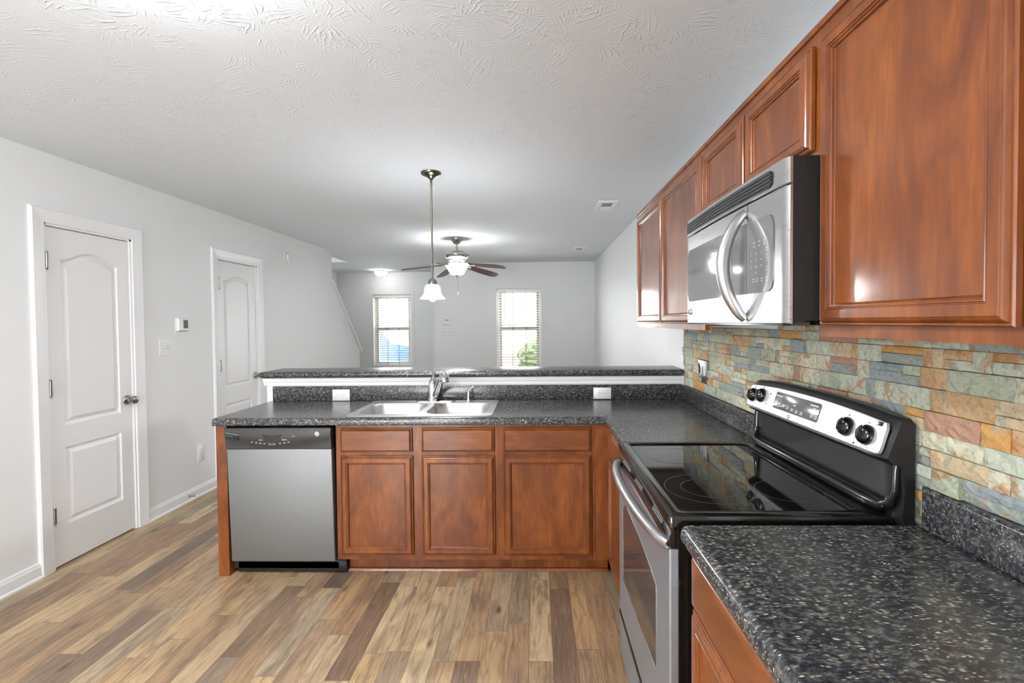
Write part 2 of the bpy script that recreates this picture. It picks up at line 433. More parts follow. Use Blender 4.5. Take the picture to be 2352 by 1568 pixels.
def TR(x, y, z): return Matrix.Translation((x, y, z))

# ---------------------------------------------------------------- room shell
XL, XR, ZC, YR, YA, YB = -2.854, 0.997, 2.457, -2.6, 8.228, 9.6
XO = -3.98
struct('floor', box(XO - 0.12, XR + 0.12, YR - 0.1, YB + 0.12, -0.1, 0.0), 'floor', 'brown wood-look plank floor across the whole room', 'floor')
bm = nb()
HX0, HX1, HY0, HY1 = XO, -3.095, 4.6, 7.945
bx(bm, HX1, XR + 0.12, YR - 0.12, YB + 0.12, ZC, ZC + 0.12)
bx(bm, XO - 0.12, HX1, YR - 0.12, HY0, ZC, ZC + 0.12)
bx(bm, XO - 0.12, HX1, HY1, YB + 0.12, ZC, ZC + 0.12)
struct('ceiling', bm, 'ceiling', 'white stomp-textured ceiling over the whole room', 'ceiling', smooth=0)
# stairwell shaft above the opening in the ceiling
bm = nb()
bx(bm, HX1, HX1 + 0.1, HY0 - 0.1, HY1 + 0.1, ZC + 0.12, 4.9)
bx(bm, XO - 0.1, HX1, HY1, HY1 + 0.1, ZC + 0.12, 4.9)
bx(bm, XO - 0.1, HX1, HY0 - 0.1, HY0, ZC + 0.12, 4.9)
bx(bm, XO - 0.1, XO, HY0, HY1, ZC + 0.12, 4.9)
bx(bm, XO - 0.1, HX1 + 0.1, HY0 - 0.1, HY1 + 0.1, 4.9, 5.0)
struct('wall_stairwell', bm, 'wall', 'shaded stairwell opening going up through the ceiling at the far left', 'wall', smooth=0)
D1 = (2.749, 3.359, 2.048); D2 = (4.275, 4.898, 2.044)
TH = 0.12
bm = nb()
for y0, y1, z0, z1 in ((YR, D1[0], 0, ZC), (D1[0], D1[1], D1[2], ZC), (D1[1], D2[0], 0, ZC), (D2[0], D2[1], D2[2], ZC), (D2[1], 6.722, 0, ZC)):
    bx(bm, XL - TH, XL, y0, y1, z0, z1)
prism(bm, [(6.722, 0), (7.735, 0), (7.735, 1.02), (6.722, 2.02)], 0, XL - TH, XL)
struct('wall_left', bm, 'wall', 'white left wall with two doors, stepping down to a sloped knee wall', 'wall', smooth=0)
# sloped cap board on the knee wall
s = math.hypot(7.79 - 6.725, 2.035 - 0.985)
bm = nb(); dy, dz = (7.80 - 6.724), (1.004 - 2.048)
L = math.hypot(dy, dz); ny, nz = -dz / L, dy / L
prism(bm, [(6.724, 2.026), (7.80, 0.982), (7.80 + ny * 0.022, 0.982 + nz * 0.022), (6.724, 2.026 + 0.03)], 0, XL - TH - 0.02, XL + 0.022)
struct('trim_knee_wall_cap', bm, 'trim', 'white sloped cap board on the stair knee wall', 'trim')
bm = nb()
for i in range(13):
    bx(bm, XO, XL - TH, 7.75 - 0.245 * (i + 1), 7.75 - 0.245 * i, 0, 0.19 * (i + 1) if i < 12 else 0.19 * 13)
struct('floor_stairs', bm, 'carpet', 'carpeted stair flight behind the sloped knee wall', 'stairs', smooth=0)
struct('wall_stair_side', box(XO - TH, XO, YR - TH, YB + TH, 0, ZC), 'wall', 'white outer wall beside the stairs at the far left', 'wall', smooth=0)
struct('wall_right', box(XR, XR + TH, YR, YA + TH, 0, ZC), 'wall', 'white right wall running from the cabinets to the far corner', 'wall', smooth=0)
WX2 = (-0.668, 0.09); WX1 = (-3.252, -2.49); WZ = (0.585, 2.013)
def holed_wall(bm, x0, x1, y0, y1, h0, h1, hz0, hz1):
    bx(bm, x0, h0, y0, y1, 0, ZC); bx(bm, h1, x1, y0, y1, 0, ZC)
    bx(bm, h0, h1, y0, y1, 0, hz0); bx(bm, h0, h1, y0, y1, hz1, ZC)
bm = nb(); holed_wall(bm, -1.735, XR, YA, YA + TH, WX2[0], WX2[1], WZ[0], WZ[1])
bx(bm, -1.735, -1.615, YA + TH, YB, 0, ZC)
struct('wall_far', bm, 'wall', 'far white wall with the right-hand window', 'wall', smooth=0)
bm = nb(); holed_wall(bm, XO, -1.615, YB, YB + TH, WX1[0], WX1[1], WZ[0], WZ[1])
struct('wall_entry', bm, 'wall', 'recessed far white wall with the left-hand window', 'wall', smooth=0)
# unseen rear wall; its patio door is added to let daylight in
bm = nb()
PX0, PX1, PZ = -2.75, -1.15, 2.06
bx(bm, XO - TH, PX0, YR - TH, YR, 0, ZC); bx(bm, PX1, XR + TH, YR - TH, YR, 0, ZC); bx(bm, PX0, PX1, YR - TH, YR, PZ, ZC)
struct('wall_rear', bm, 'wall', 'white wall behind the camera with an unseen patio door added for daylight', 'wall', smooth=0)
pd = thing('door_added', 'unseen sliding patio door added behind the camera to let in daylight', 'door', (-1.95, YR - 0.06, 0), kind='structure')
bm = nb()
for x0, x1 in ((PX0, PX0 + 0.06), (-1.99, -1.91), (PX1 - 0.06, PX1)): bx(bm, x0, x1, YR - 0.09, YR - 0.04, 0.0, PZ)
for z0, z1 in ((0, 0.08), (PZ - 0.07, PZ)): bx(bm, PX0, PX1, YR - 0.09, YR - 0.04, z0, z1)
obj('door_frame', bm, 'vinyl', pd)
obj('pane', box(PX0 + 0.06, PX1 - 0.06, YR - 0.068, YR - 0.062, 0.08, PZ - 0.07), 'glass', pd, smooth=0)

# half wall that carries the raised bar
HWX = -1.862
struct('wall_half', box(HWX, XR, 3.285, 3.405, 0, 1.072), 'wall', 'white half wall between the counter backsplash and the raised bar', 'wall', smooth=0)
bm = nb()
pr = [(3.285, 1.020), (3.279, 1.022), (3.277, 1.040), (3.272, 1.046), (3.268, 1.062), (3.262, 1.0715), (3.285, 1.0715)]
prism(bm, pr, 0, HWX - 0.018, XR)
prism(bm, [(-1.862, 1.020), (-1.868, 1.022), (-1.870, 1.040), (-1.875, 1.046), (-1.879, 1.062), (-1.885, 1.0715), (-1.862, 1.0715)], 1, 3.27, 3.42)
struct('trim_bar_moulding', bm, 'trim', 'white moulding under the raised bar top', 'trim', smooth=25)

# baseboards
def baseboard(name, x, y0, y1, label):
    bm = nb()
    prism(bm, [(x, 0), (x + 0.022, 0), (x + 0.022, 0.012), (x + 0.015, 0.02), (x + 0.014, 0.07), (x + 0.010, 0.078), (x + 0.008, 0.09), (x, 0.094)], 1, y0, y1)
    struct(name, bm, 'trim', label, 'baseboard', smooth=25)
baseboard('baseboard_left', XL, YR, D1[0] - 0.082, 'white baseboard at the lower left corner of the photo')
baseboard('baseboard_left_middle', XL, D1[1] + 0.075, D2[0] - 0.085, 'white baseboard between the two left doors, door stop on it')
baseboard('baseboard_left_far', XL, D2[1] + 0.085, 7.735, 'white baseboard beyond the second door')

# ---------------------------------------------------------------- interior doors
def casing(bm, y0, y1, zt, w=0.082):
    X = XL
    def seg(pts_axis, *a): pass
    prof = [(0, 0.0), (0, 0.010), (0.012, 0.013), (0.030, 0.012), (0.055, 0.018), (w - 0.008, 0.020), (w, 0.014), (w, 0.0)]   # (distance from opening, out)
    for side in (0, 1):
        lo, hi = [], []
        for d, o_ in prof:
            y = y0 - d if side == 0 else y1 + d
            lo.append((X + o_, y, 0.0)); hi.append((X + o_, y, zt + d))
        loops_loft(bm, [lo, hi])
    L_, R_ = [], []
    for d, o_ in prof:
        L_.append((X + o_, y0 - d, zt + d)); R_.append((X + o_, y1 + d, zt + d))
    loops_loft(bm, [L_, R_])
    # jamb lining
    bx(bm, X - TH, X + 0.001, y0 - 0.001, y0 + 0.014, 0, zt); bx(bm, X - TH, X + 0.001, y1 - 0.014, y1 + 0.001, 0, zt); bx(bm, X - TH, X + 0.001, y0, y1, zt - 0.014, zt + 0.001)
def arch_outline(u0, u1, v0, vs, rise, n=20):
    pts = [(u0, v0), (u1, v0), (u1, vs)]
    for k in range(1, n):
        t = k / n; u = u1 + (u0 - u1) * t
        s_ = 0.5 - 0.5 * math.cos(2 * PI * t)
        pts.append((u, vs + rise * s_ ** 0.85))
    pts.append((u0, vs))
    return pts
def panel_door(name, y0, y1, zt, label, hinges, knob=None, pn=None):
    d = thing(name, label, 'door', (XL - 0.02, (y0 + y1) / 2, 0.0), kind='structure')
    bm = nb(); casing(bm, y0, y1, zt)
    obj('door_casing', bm, 'trim', d, smooth=25)
    W = y1 - y0 - 0.034; H = zt - 0.026
    T = frame((XL - 0.012, y0 + 0.017, 0.008), '+x')
    bm = nb()
    pu0, pu1 = pn['u']
    arch = arch_outline(pu0, pu1, pn['z'][0], pn['z'][1], pn['rise'])
    low = [(pu0, pn['lz'][0]), (pu1, pn['lz'][0]), (pu1, pn['lz'][1]), (pu0, pn['lz'][1])]
    # front sheet with two openings, filled by moulded panels
    outer = [(0, 0), (W, 0), (W, H), (0, H)]
    edges = []
    loops = []
    for lp in (outer, arch, low):
        vs = [bm.verts.new((p[0], p[1], 0)) for p in lp]; loops.append(vs)
        edges += [bm.edges.new((vs[i], vs[(i + 1) % len(vs)])) for i in range(len(vs))]
    bmesh.ops.triangle_fill(bm, use_beauty=True, use_dissolve=False, edges=edges)
    # remove stray faces filled inside the openings
    for f in list(bm.faces):
        c = f.calc_center_median()
        inside_low = pu0 < c.x < pu1 and pn['lz'][0] < c.y < pn['lz'][1]
        inside_arch = pu0 < c.x < pu1 and pn['z'][0] < c.y < pn['z'][1] and all(v in loops[1] for v in f.verts)
        if inside_low or inside_arch: bm.faces.remove(f)
    for lp, vs in ((arch, loops[1]), (low, loops[2])):
        prev = vs
        for dd, w in ((0.006, -0.009), (0.015, -0.0135), (0.021, -0.0135), (0.042, -0.0015)):
            q = offset(lp, dd); cur = [bm.verts.new((p[0], p[1], w)) for p in q]
            for k in range(len(cur)): bm.faces.new((prev[k], prev[(k + 1) % len(cur)], cur[(k + 1) % len(cur)], cur[k]))
            prev = cur
        bm.faces.new(prev)
    vs = loops[0]; back = [bm.verts.new((v.co.x, v.co.y, -0.035)) for v in vs]
    for k in range(4): bm.faces.new((vs[k], vs[(k + 1) % 4], back[(k + 1) % 4], back[k]))
    bm.faces.new(back)
    slab = obj('door_panel', bm, 'door', d, T, smooth=7)
    for hz in hinges:
        bm = nb()
        lathe(bm, [(0.008, -0.045), (0.008, 0.045)], (XL + 0.008, y0 + 0.010, hz), 12)
        lathe(bm, [(0.0045, -0.052), (0.0065, -0.048), (0.0045, -0.044)], (XL + 0.008, y0 + 0.010, hz), 10)
        lathe(bm, [(0.0045, 0.044), (0.0065, 0.048), (0.0045, 0.052)], (XL + 0.008, y0 + 0.010, hz), 10)
        bx(bm, XL - 0.012, XL + 0.004, y0 + 0.010, y0 + 0.026, hz - 0.044, hz + 0.044)
        obj('hinge', bm, 'nickel', d)
    if knob:
        ky, kz = knob
        bm = lathe(nb(), [(0.033, 0.0), (0.033, 0.004), (0.028, 0.010), (0.014, 0.016), (0.011, 0.026), (0.013, 0.034), (0.024, 0.042), (0.028, 0.052), (0.027, 0.062), (0.018, 0.069), (0.006, 0.071)], (0, 0, 0), 28)
        obj('door_knob', bm, 'nickel', d, frame((XL - 0.012, ky, kz), '+x'))
    return d
panel_door('door_1', D1[0], D1[1], D1[2], 'white two-panel arched door nearest the camera with a round knob', (1.828, 1.079, 0.323), (3.305, 0.924),
           dict(u=(0.092, 0.485), z=(0.835, 1.835), rise=0.06, lz=(0.232, 0.700)))
panel_door('door_2', D2[0], D2[1], D2[2], 'white two-panel arched door farther away, partly behind the counter end', (1.817, 1.072, 0.323), (4.855, 0.924),
           dict(u=(0.085, 0.49), z=(0.852, 1.84), rise=0.055, lz=(0.232, 0.70)))

# ---------------------------------------------------------------- windows and blinds
def window(name, wx, y, label, blabel, wall):
    w = thing(name, label, 'window', ((wx[0] + wx[1]) / 2, y + 0.08, WZ[0]), kind='structure')
    x0, x1 = wx; z0, z1 = WZ
    bm = nb(); f = 0.035; yy0, yy1 = y + 0.075, y + 0.115
    bx(bm, x0, x0 + f, yy0, yy1, z0, z1); bx(bm, x1 - f, x1, yy0, yy1, z0, z1); bx(bm, x0 + f, x1 - f, yy0, yy1, z1 - f, z1); bx(bm, x0 + f, x1 - f, yy0, yy1, z0, z0 + f)
    obj('window_frame', bm, 'vinyl', w)
    zm = 1.315
    for zz0, zz1, yo in ((zm - 0.005, z1 - f, 0.012), (z0 + f, zm + 0.03, 0.0)):
        bm = nb(); a, b = x0 + f, x1 - f; k = 0.048; ya, yb = yy0 + yo - 0.004, yy0 + yo + 0.018
        bx(bm, a, a + k, ya, yb, zz0, zz1); bx(bm, b - k, b, ya, yb, zz0, zz1); bx(bm, a + k, b - k, ya, yb, zz0, zz0 + k); bx(bm, a + k, b - k, ya, yb, zz1 - k, zz1)
        sh = obj('sash', bm, 'vinyl', w)
        obj('pane', box(a + k, b - k, ya + 0.006, ya + 0.010, zz0 + k, zz1 - k), 'glass', sh, smooth=0)
    bm = nb(); c = 0.062
    for a, b, p, q in ((x0 - c, x0, z0 - c, z1 + c), (x1, x1 + c, z0 - c, z1 + c), (x0, x1, z1, z1 + c), (x0, x1, z0 - c, z0)):
        bx(bm, a, b, y - 0.012, y + 0.001, p, q)
    obj('window_casing', bm, 'wall', w)
    bm = nb(); bx(bm, x0 - 0.02, x1 + 0.02, y - 0.025, y + 0.074, z0 - 0.018, z0 + 0.001, 0.003)
    obj('window_sill', bm, 'trim', w)
    # slatted blind hung inside the reveal
    b = thing('window_blind', blabel, 'blind', ((x0 + x1) / 2, y + 0.035, z0 + 0.02))
    bm = nb(); zt = z1 - 0.045; n = int((zt - z0 - 0.05) / 0.0455)
    for i in range(n):
        zc = zt - 0.03 - i * 0.0455
        vs = []
        for yo, dz in ((-0.024, 0.0055), (0.0, 0.0012), (0.024, -0.0055)):
            vs.append((y + 0.037 + yo, zc + dz))
        prism(bm, vs + [(p[0], p[1] - 0.003) for p in vs[::-1]], 0, x0 + 0.048, x1 - 0.044)
    obj('slats', bm, 'blind', b)
    obj('headrail', box(x0 + 0.004, x1 - 0.004, y + 0.008, y + 0.066, z1 - 0.055, z1 - 0.002, 0.003), 'vinyl', b)
    obj('bottom_rail', box(x0 + 0.008, x1 - 0.008, y + 0.012, y + 0.062, z0 + 0.006, z0 + 0.024, 0.004), 'vinyl', b)
    for t_ in (0.355, 0.655):
        xx = x0 + (x1 - x0) * t_
        bm = nb()
        for yo in (-0.026, 0.026): bx(bm, xx - 0.003, xx + 0.003, y + 0.037 + yo - 0.001, y + 0.037 + yo + 0.001, z0 + 0.02, z1 - 0.05)
        obj('ladder_cord', bm, 'cord', b)
    bm = tube(nb(), [(x0 + 0.13, y + 0.006, z1 - 0.05), (x0 + 0.13, y + 0.004, z1 - 0.62)], 0.004, 8)
    obj('tilt_wand', bm, 'cord', b)
window('window_1', WX1, YB, 'left-hand far window in the recessed wall', 'open slatted blind in the left-hand window, blue car behind it', 'wall_entry')
window('window_2', WX2, YA, 'right-hand far window in the far wall', 'open slatted blind in the right-hand window nearest the fan blades', 'wall_far')

# ---------------------------------------------------------------- cabinets
DOOR_PROF = [(0, 0.0), (0, 0.009), (0.0025, 0.0115), (0.005, 0.0115), (0.0065, 0.0092), (0.008, 0.0125), (0.0105, 0.0165), (0.0135, 0.0185), (0.0150, 0.0168), (0.0165, 0.019),
             (0.0350, 0.019), (0.0362, 0.0160), (0.0376, 0.0160), (0.0392, 0.0182), (0.0412, 0.0178), (0.0424, 0.0142), (0.0436, 0.0142), (0.0458, 0.0120), (0.047, 0.0070), (0.0495, 0.0045)]
DRAWER_PROF = [(0, 0.0), (0, 0.009), (0.002, 0.0115), (0.0045, 0.0115), (0.006, 0.0092), (0.008, 0.0135), (0.0115, 0.0172), (0.013, 0.0166), (0.0145, 0.019)]
DOOR_PROF = [(i, w + 0.003) for i, w in DOOR_PROF]
DRAWER_PROF = [(i, w + 0.003) for i, w in DRAWER_PROF]
def cab_door(parent, T, u0, u1, v0, v1):
    bm = rect_loft(nb(), u0, u1, v0, v1, DOOR_PROF, True, False)
    d = obj('door', bm, 'wood', parent, T, smooth=20)
    i = 0.0492
    obj('panel', box(u0 + i, u1 - i, v0 + i, v1 - i, 0.004, 0.0092), 'wood', d, T, smooth=0)
    return d
def cab_drawer(parent, T, u0, u1, v0, v1):
    obj('drawer_front', rect_loft(nb(), u0, u1, v0, v1, DRAWER_PROF), 'wood_side', parent, T, smooth=20)
def face_frame(parent, T, u0, u1, v0, v1, stiles, rails, depth=0.019):
    bm = nb()
    for a, b in stiles: bx(bm, a, b, v0, v1, -depth, 0.0)
    for a, b in rails:
        ss = sorted(stiles)
        for (p, q), (r, s_) in zip(ss, ss[1:]): bx(bm, q, r, a, b, -depth, -0.0002)
    obj('face_frame', bm, 'wood', parent, T, smooth=0)
def base_cabinet(label, T, u0, u1, stiles, cols, depth=0.55, toe=None, dz=(0.852, 0.716), oz=(0.696, 0.130)):
    c = thing('base_cabinet', label, 'cabinet', T @ Vector(((u0 + u1) / 2, 0, -depth / 2)))
    bm = nb()
    bx(bm, u0, u0 + 0.016, 0.1, 0.872, -depth, -0.0195); bx(bm, u1 - 0.016, u1, 0.1, 0.872, -depth, -0.0195)
    bx(bm, u0, u1, 0.1, 0.116, -depth, -0.0195); bx(bm, u0, u1, 0.1, 0.872, -depth, -depth + 0.012)
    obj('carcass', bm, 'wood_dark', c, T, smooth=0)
    face_frame(c, T, u0, u1, 0.1, 0.872, stiles, [(0.1, 0.15), (0.68, 0.735), (0.83, 0.872)])
    for a, b in cols:
        cab_drawer(c, T, a, b, dz[1], dz[0]); cab_door(c, T, a - 0.002, b + 0.002, oz[1], oz[0])
    t0, t1 = toe if toe else (u0, u1)
    obj('toe_kick', box(t0, t1, 0.0, 0.0995, -depth, -0.075), 'wood', c, T, smooth=0)
    return c
YP = 2.70
TP = frame((0, YP, 0), '-y')
base_cabinet('two-door wooden sink base beside the dishwasher', TP, -1.141, -0.219, [(-1.141, -1.095), (-0.725, -0.63), (-0.262, -0.219)], [(-1.113, -0.704), (-0.651, -0.241)], toe=(-1.105, -0.219))
cc = base_cabinet('single-door wooden corner base beside the range side run', TP, -0.2185, 0.404, [(-0.2185, -0.165), (0.285, 0.322), (0.3235, 0.404)], [(-0.190, 0.301)])
bm = nb(); a0 = (YP + 0.074)
prism(bm, [(a0, 0.0), (a0 - 0.014, 0.0), (a0 - 0.013, 0.008), (a0 - 0.008, 0.015), (a0, 0.018)], 0, -1.105, 0.404)
struct('trim_shoe_moulding', bm, 'wood', 'thin brown shoe moulding on the floor under the sink cabinets', 'trim', smooth=30)
# run between the corner and the range, facing the room
XF = 0.405
TX = frame((XF, 0, 0), '-x')          # u = -y
base_cabinet('narrow wooden base seen edge-on between the corner and the range', TX, -2.70, -2.068, [(-2.70, -2.60), (-2.12, -2.068)], [(-2.622, -2.095)])
base_cabinet('orange-brown drawer base in the bottom right foreground beside the range', TX, -1.25, 0.35, [(-1.25, -1.19), (-0.49, -0.395), (0.30, 0.35)], [(-1.214, -0.462), (-0.42, 0.325)], dz=(0.862, 0.722), oz=(0.714, 0.130))
obj_panel = obj('cabinet_end_panel', box(-1.832, -1.770, YP, 3.283, 0, 0.872, 0.001), 'wood', None, smooth=0)
tag(obj_panel, 'dark brown end panel left of the dishwasher holding up the counter', 'panel')

# upper cabinets, faces to the room
XU = 0.69
TU = frame((XU, 0, 0), '-x')
def upper_cabinet(label, y0, y1, z0, z1, doors, stiles, dz):
    c = thing('wall_cabinet', label, 'cabinet', ((XU + XR) / 2, (y0 + y1) / 2, z0))
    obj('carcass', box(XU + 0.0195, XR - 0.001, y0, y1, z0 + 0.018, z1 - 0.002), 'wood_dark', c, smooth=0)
    bm = nb()
    st = sorted((-b, -a) for a, b in stiles)
    for a, b in st: bx(bm, a, b, z0, z1, -0.019, 0)
    for (p, q), (r, s_) in zip(st, st[1:]):
        bx(bm, q, r, z0, z0 + 0.045, -0.019, -0.0002); bx(bm, q, r, z1 - 0.07, z1, -0.019, -0.0002)
    bx(bm, -y1, -y0, z1 - 0.012, z1 + 0.004, -0.0185, 0.006)
    obj('face_frame', bm, 'wood', c, TU, smooth=0)
    obj('side_panel', box(XU, XR - 0.001, y1, y1 + 0.003, z0, z1), 'wood', c, smooth=0)
    for a, b in doors: cab_door(c, TU, -b, -a, dz[0], dz[1])
    return c
ZU0, ZU1 = 1.403, 2.152
upper_cabinet('far two-door wooden wall cabinet left of the microwave', 1.985, 3.29, ZU0, ZU1, [(1.995, 2.602), (2.617, 3.222)], [(1.985, 2.02), (2.58, 2.64), (3.19, 3.29)], (1.430, 2.112))
upper_cabinet('short two-door wooden wall cabinet right above the microwave', 1.194, 1.982, 1.836, ZU1, [(1.208, 1.575), (1.596, 1.970)], [(1.194, 1.24), (1.555, 1.61), (1.94, 1.982)], (1.858, 2.108))
upper_cabinet('large near wooden wall cabinet with one tall door, upper right', 0.668, 1.191, ZU0, ZU1, [(0.698, 1.167)], [(0.668, 0.73), (1.14, 1.191)], (1.430, 2.102))
upper_cabinet('wooden wall cabinet cut by the right edge of the photo', 0.10, 0.665, ZU0, ZU1, [(0.13, 0.635)], [(0.10, 0.16), (0.61, 0.665)], (1.430, 2.102))

# ---------------------------------------------------------------- countertops
ZT = 0.914
def edge_profile(front, depth, z0, z1, sgn, r=0.016):
    """2d section (p, z): rounded nose at p = front, going inwards by depth in direction sgn"""
    pts = [(front + sgn * depth, z0), (front + sgn * 0.006, z0)]
    for k in range(0, 5): 
        a = PI / 2 * k / 4
        pts.append((front + sgn * 0.006 * (1 - math.sin(a)), z0 + 0.006 * (1 - math.cos(a))))
    for k in range(0, 7):
        a = PI / 2 * k / 6
        pts.append((front + sgn * r * (1 - math.cos(a)), z1 - r + r * math.sin(a)))
    pts.append((front + sgn * depth, z1))
    return pts
ct = thing('countertop', 'L-shaped dark speckled countertop holding the sink', 'countertop', (-0.5, 3.0, 0.873))
SX0, SX1, SY0, SY1 = -1.080, -0.262, 2.716, 3.230       # cut-out for the sink
CY0, CX0, CXI, CBK = 2.664, -1.828, 0.378, 3.283
bm = nb()
prism(bm, edge_profile(CY0, 0.04, 0.873, ZT, 1), 0, CX0, CXI + 0.02)
z0, z1 = 0.873, ZT
bx(bm, CX0, SX0, CY0 + 0.04, CBK, z0, z1); bx(bm, SX1, XR - 0.001, CY0 + 0.04, CBK, z0, z1)
bx(bm, SX0, SX1, CY0 + 0.04, SY0, z0, z1); bx(bm, SX0, SX1, SY1, CBK, z0, z1)
prism(bm, edge_profile(CXI, 0.04, 0.873, ZT, 1), 1, 2.069, CY0 + 0.04)
bx(bm, CXI + 0.04, XR - 0.001, 2.069, CY0 + 0.04, z0, z1)
obj('slab', bm, 'granite', ct, smooth=35)
obj('backsplash', box(-1.812, XR - 0.02, 3.262, 3.284, ZT, 1.016, 0.005), 'granite', ct)
obj('backsplash', box(0.966, XR - 0.001, 2.085, 3.262, ZT, 1.016, 0.005), 'granite', ct)
ct2 = thing('countertop', 'near dark speckled countertop filling the bottom right corner', 'countertop', (0.68, 0.45, 0.873))
bm = nb()
prism(bm, edge_profile(0.370, 0.05, 0.873, ZT, 1, 0.02), 1, -0.38, 1.246)
bx(bm, 0.42, XR - 0.001, -0.38, 1.246, 0.873, ZT)
obj('slab', bm, 'granite', ct2, smooth=35)
obj('backsplash', box(0.962, XR - 0.001, -0.38, 1.226, ZT, 1.020, 0.009, seg=3), 'granite', ct2)
bm = nb()
sec = [(3.545, 1.0725), (3.268, 1.0725)] + [(3.266 + 0.0, 1.0735)]
rr = 0.018
prof = []
for k in range(9):
    a = -PI / 2 + PI * k / 8
    prof.append((3.262 + rr * (1 - math.cos(a)), 1.0935 + 0.0205 * math.sin(a)))
prism(bm, [(3.56, 1.073)] + prof + [(3.56, 1.114)], 0, -1.893, XR - 0.001)
bar = obj('bar_top', bm, 'granite', None, smooth=35)
tag(bar, 'long raised dark speckled bar top on the half wall', 'bar')
bm = nb(); prism(bm, [(3.275, 1.078), (3.262, 1.094), (3.275, 1.111), (3.55, 1.111), (3.55, 1.076)], 0, -1.899, -1.8932)
obj('end_cap', bm, 'granite', bar)

# ---------------------------------------------------------------- slate backsplash
bm = nb()
def stone(bm, y0, y1, z0, z1, dep):
    nu = max(2, int((y1 - y0) / 0.014)); nv = max(2, int((z1 - z0) / 0.012))
    front = []
    for j in range(nv + 1):
        for i in range(nu + 1):
            ed = i in (0, nu) or j in (0, nv)
            front.append(bm.verts.new((XR - dep + (random.uniform(-0.0024, 0.0030) if not ed else random.uniform(0.0005, 0.0045)), y0 + (y1 - y0) * i / nu, z0 + (z1 - z0) * j / nv)))
    def idx(i, j): return front[j * (nu + 1) + i]
    for j in range(nv):
        for i in range(nu): bm.faces.new((idx(i, j), idx(i + 1, j), idx(i + 1, j + 1), idx(i, j + 1)))
    ring = [(i, 0) for i in range(nu)] + [(nu, j) for j in range(nv)] + [(i, nv) for i in range(nu, 0, -1)] + [(0, j) for j in range(nv, 0, -1)]
    back = [bm.verts.new((XR - 0.0008, idx(i, j).co.y, idx(i, j).co.z)) for i, j in ring]
    n = len(ring)
    for k in range(n):
        a = idx(*ring[k]); b = idx(*ring[(k + 1) % n])
        bm.faces.new((a, b, back[(k + 1) % n], back[k]))
PLATE = (2.776, 2.915, 1.103, 1.210)
def stone_rows(y0, y1, z0, z1):
    z = z0
    while z < z1 - 0.012:
        h = random.choice((0.044, 0.048, 0.052, 0.056))
        if z + h > z1 - 0.015: h = z1 - z
        y = y0 + 0.0
        y -= random.uniform(0, 0.1)
        while y < y1:
            w = random.choice((0.05, 0.08, 0.11, 0.14, 0.18)) * random.uniform(0.85, 1.15)
            a, b = max(y, y0), min(y + w, y1)
            if b - a > 0.012:
                dep = random.uniform(0.013, 0.025)
                g = 0.0008
                if random.random() < 0.38:
                    hm = h * random.choice((0.42, 0.5, 0.58))
                    parts = [(z, z + hm), (z + hm, z + h)]
                else: parts = [(z, z + h)]
                for p, q in parts:
                    segs = [(a, b)]
                    if q > PLATE[2] and p < PLATE[3]:
                        segs = [(c, d) for c, d in ((a, min(b, PLATE[0])), (max(a, PLATE[1]), b)) if d - c > 0.004]
                        if b <= PLATE[0] or a >= PLATE[1]: segs = [(a, b)]
                    for c, d in segs:
                        stone(bm, c + g, d - g, p + g, q - g, min(dep + random.uniform(-0.003, 0.003), 0.026))
            y += w
        z += h
stone_rows(1.228, 2.083, 0.925, 1.021)
stone_rows(-0.38, 3.236, 1.021, 1.402)
stone_rows(1.195, 1.98, 1.402, 1.430)
st = obj('stone_backsplash', bm, 'stone', None, smooth=0)
bm = nb()
for y0, y1, z0, z1 in ((-0.38, 3.234, 1.021, 1.40), (1.232, 2.08, 0.925, 1.021), (1.2, 1.975, 1.40, 1.428)): bx(bm, XR - 0.0045, XR - 0.0004, y0, y1, z0, z1)
obj('grout', bm, 'grout', st, smooth=0)
tag(st, 'multicoloured split-slate stone backsplash on the right wall above the counter', 'backsplash')

# ---------------------------------------------------------------- wall plates
def duplex(bm_mat_parent, T, horizontal=False):
    p = bm_mat_parent
    for s_ in (-1, 1):
        u, v = (s_ * 0.0195, 0) if horizontal else (0, s_ * 0.0195)
        bm = nb()
        pts = [(u + 0.0165 * math.cos(a) * (1 if True else 1), v + 0.0165 * math.sin(a)) for a in [2 * PI * k / 20 for k in range(20)]]
        if horizontal: pts = [(min(max(x, u - 0.0135), u + 0.0135), y) for x, y in pts]
        else: pts = [(x, min(max(y, v - 0.0135), v + 0.0135)) for x, y in pts]
        prism(bm, pts, 2, 0.004, 0.0066)
        r = obj('receptacle', bm, 'white_plastic', p, T)
        bm = nb()
        for off, hgt in ((-0.006, 0.0045), (0.006, 0.0036)):
            if horizontal: bx(bm, u - 0.003 - hgt, u - 0.003 + hgt, v + off - 0.001, v + off + 0.001, 0.0064, 0.0069)
            else: bx(bm, u + off - 0.001, u + off + 0.001, v + 0.003 - hgt, v + 0.003 + hgt, 0.0064, 0.0069)
        lathe(bm, [(0.0022, 0.0064), (0.0022, 0.0069)], (u + 0.009, v, 0) if horizontal else (u, v - 0.009, 0), 10)
        obj('slots', bm, 'slot', r, T)
def outlet(label, T, horizontal):
    a, b = (0.059, 0.038) if horizontal else (0.0395, 0.0725)
    o = thing('wall_outlet', label, 'outlet', T.translation)
    obj('cover_plate', rect_loft(nb(), -a, a, -b, b, [(0, 0), (0, 0.003), (0.003, 0.0055)]), 'white_plastic', o, T)
    duplex(o, T, horizontal)
    bm = lathe(nb(), [(0.0028, 0.005), (0.0022, 0.0064)], (0, 0, 0), 10)
    obj('screw', bm, 'grey_plastic', o, T)
outlet('white outlet on the speckled backsplash left of the sink', frame((-1.336, 3.2615, 0.955), '-y'), True)
outlet('white outlet on the speckled backsplash right of the sink', frame((0.443, 3.2615, 0.958), '-y'), True)
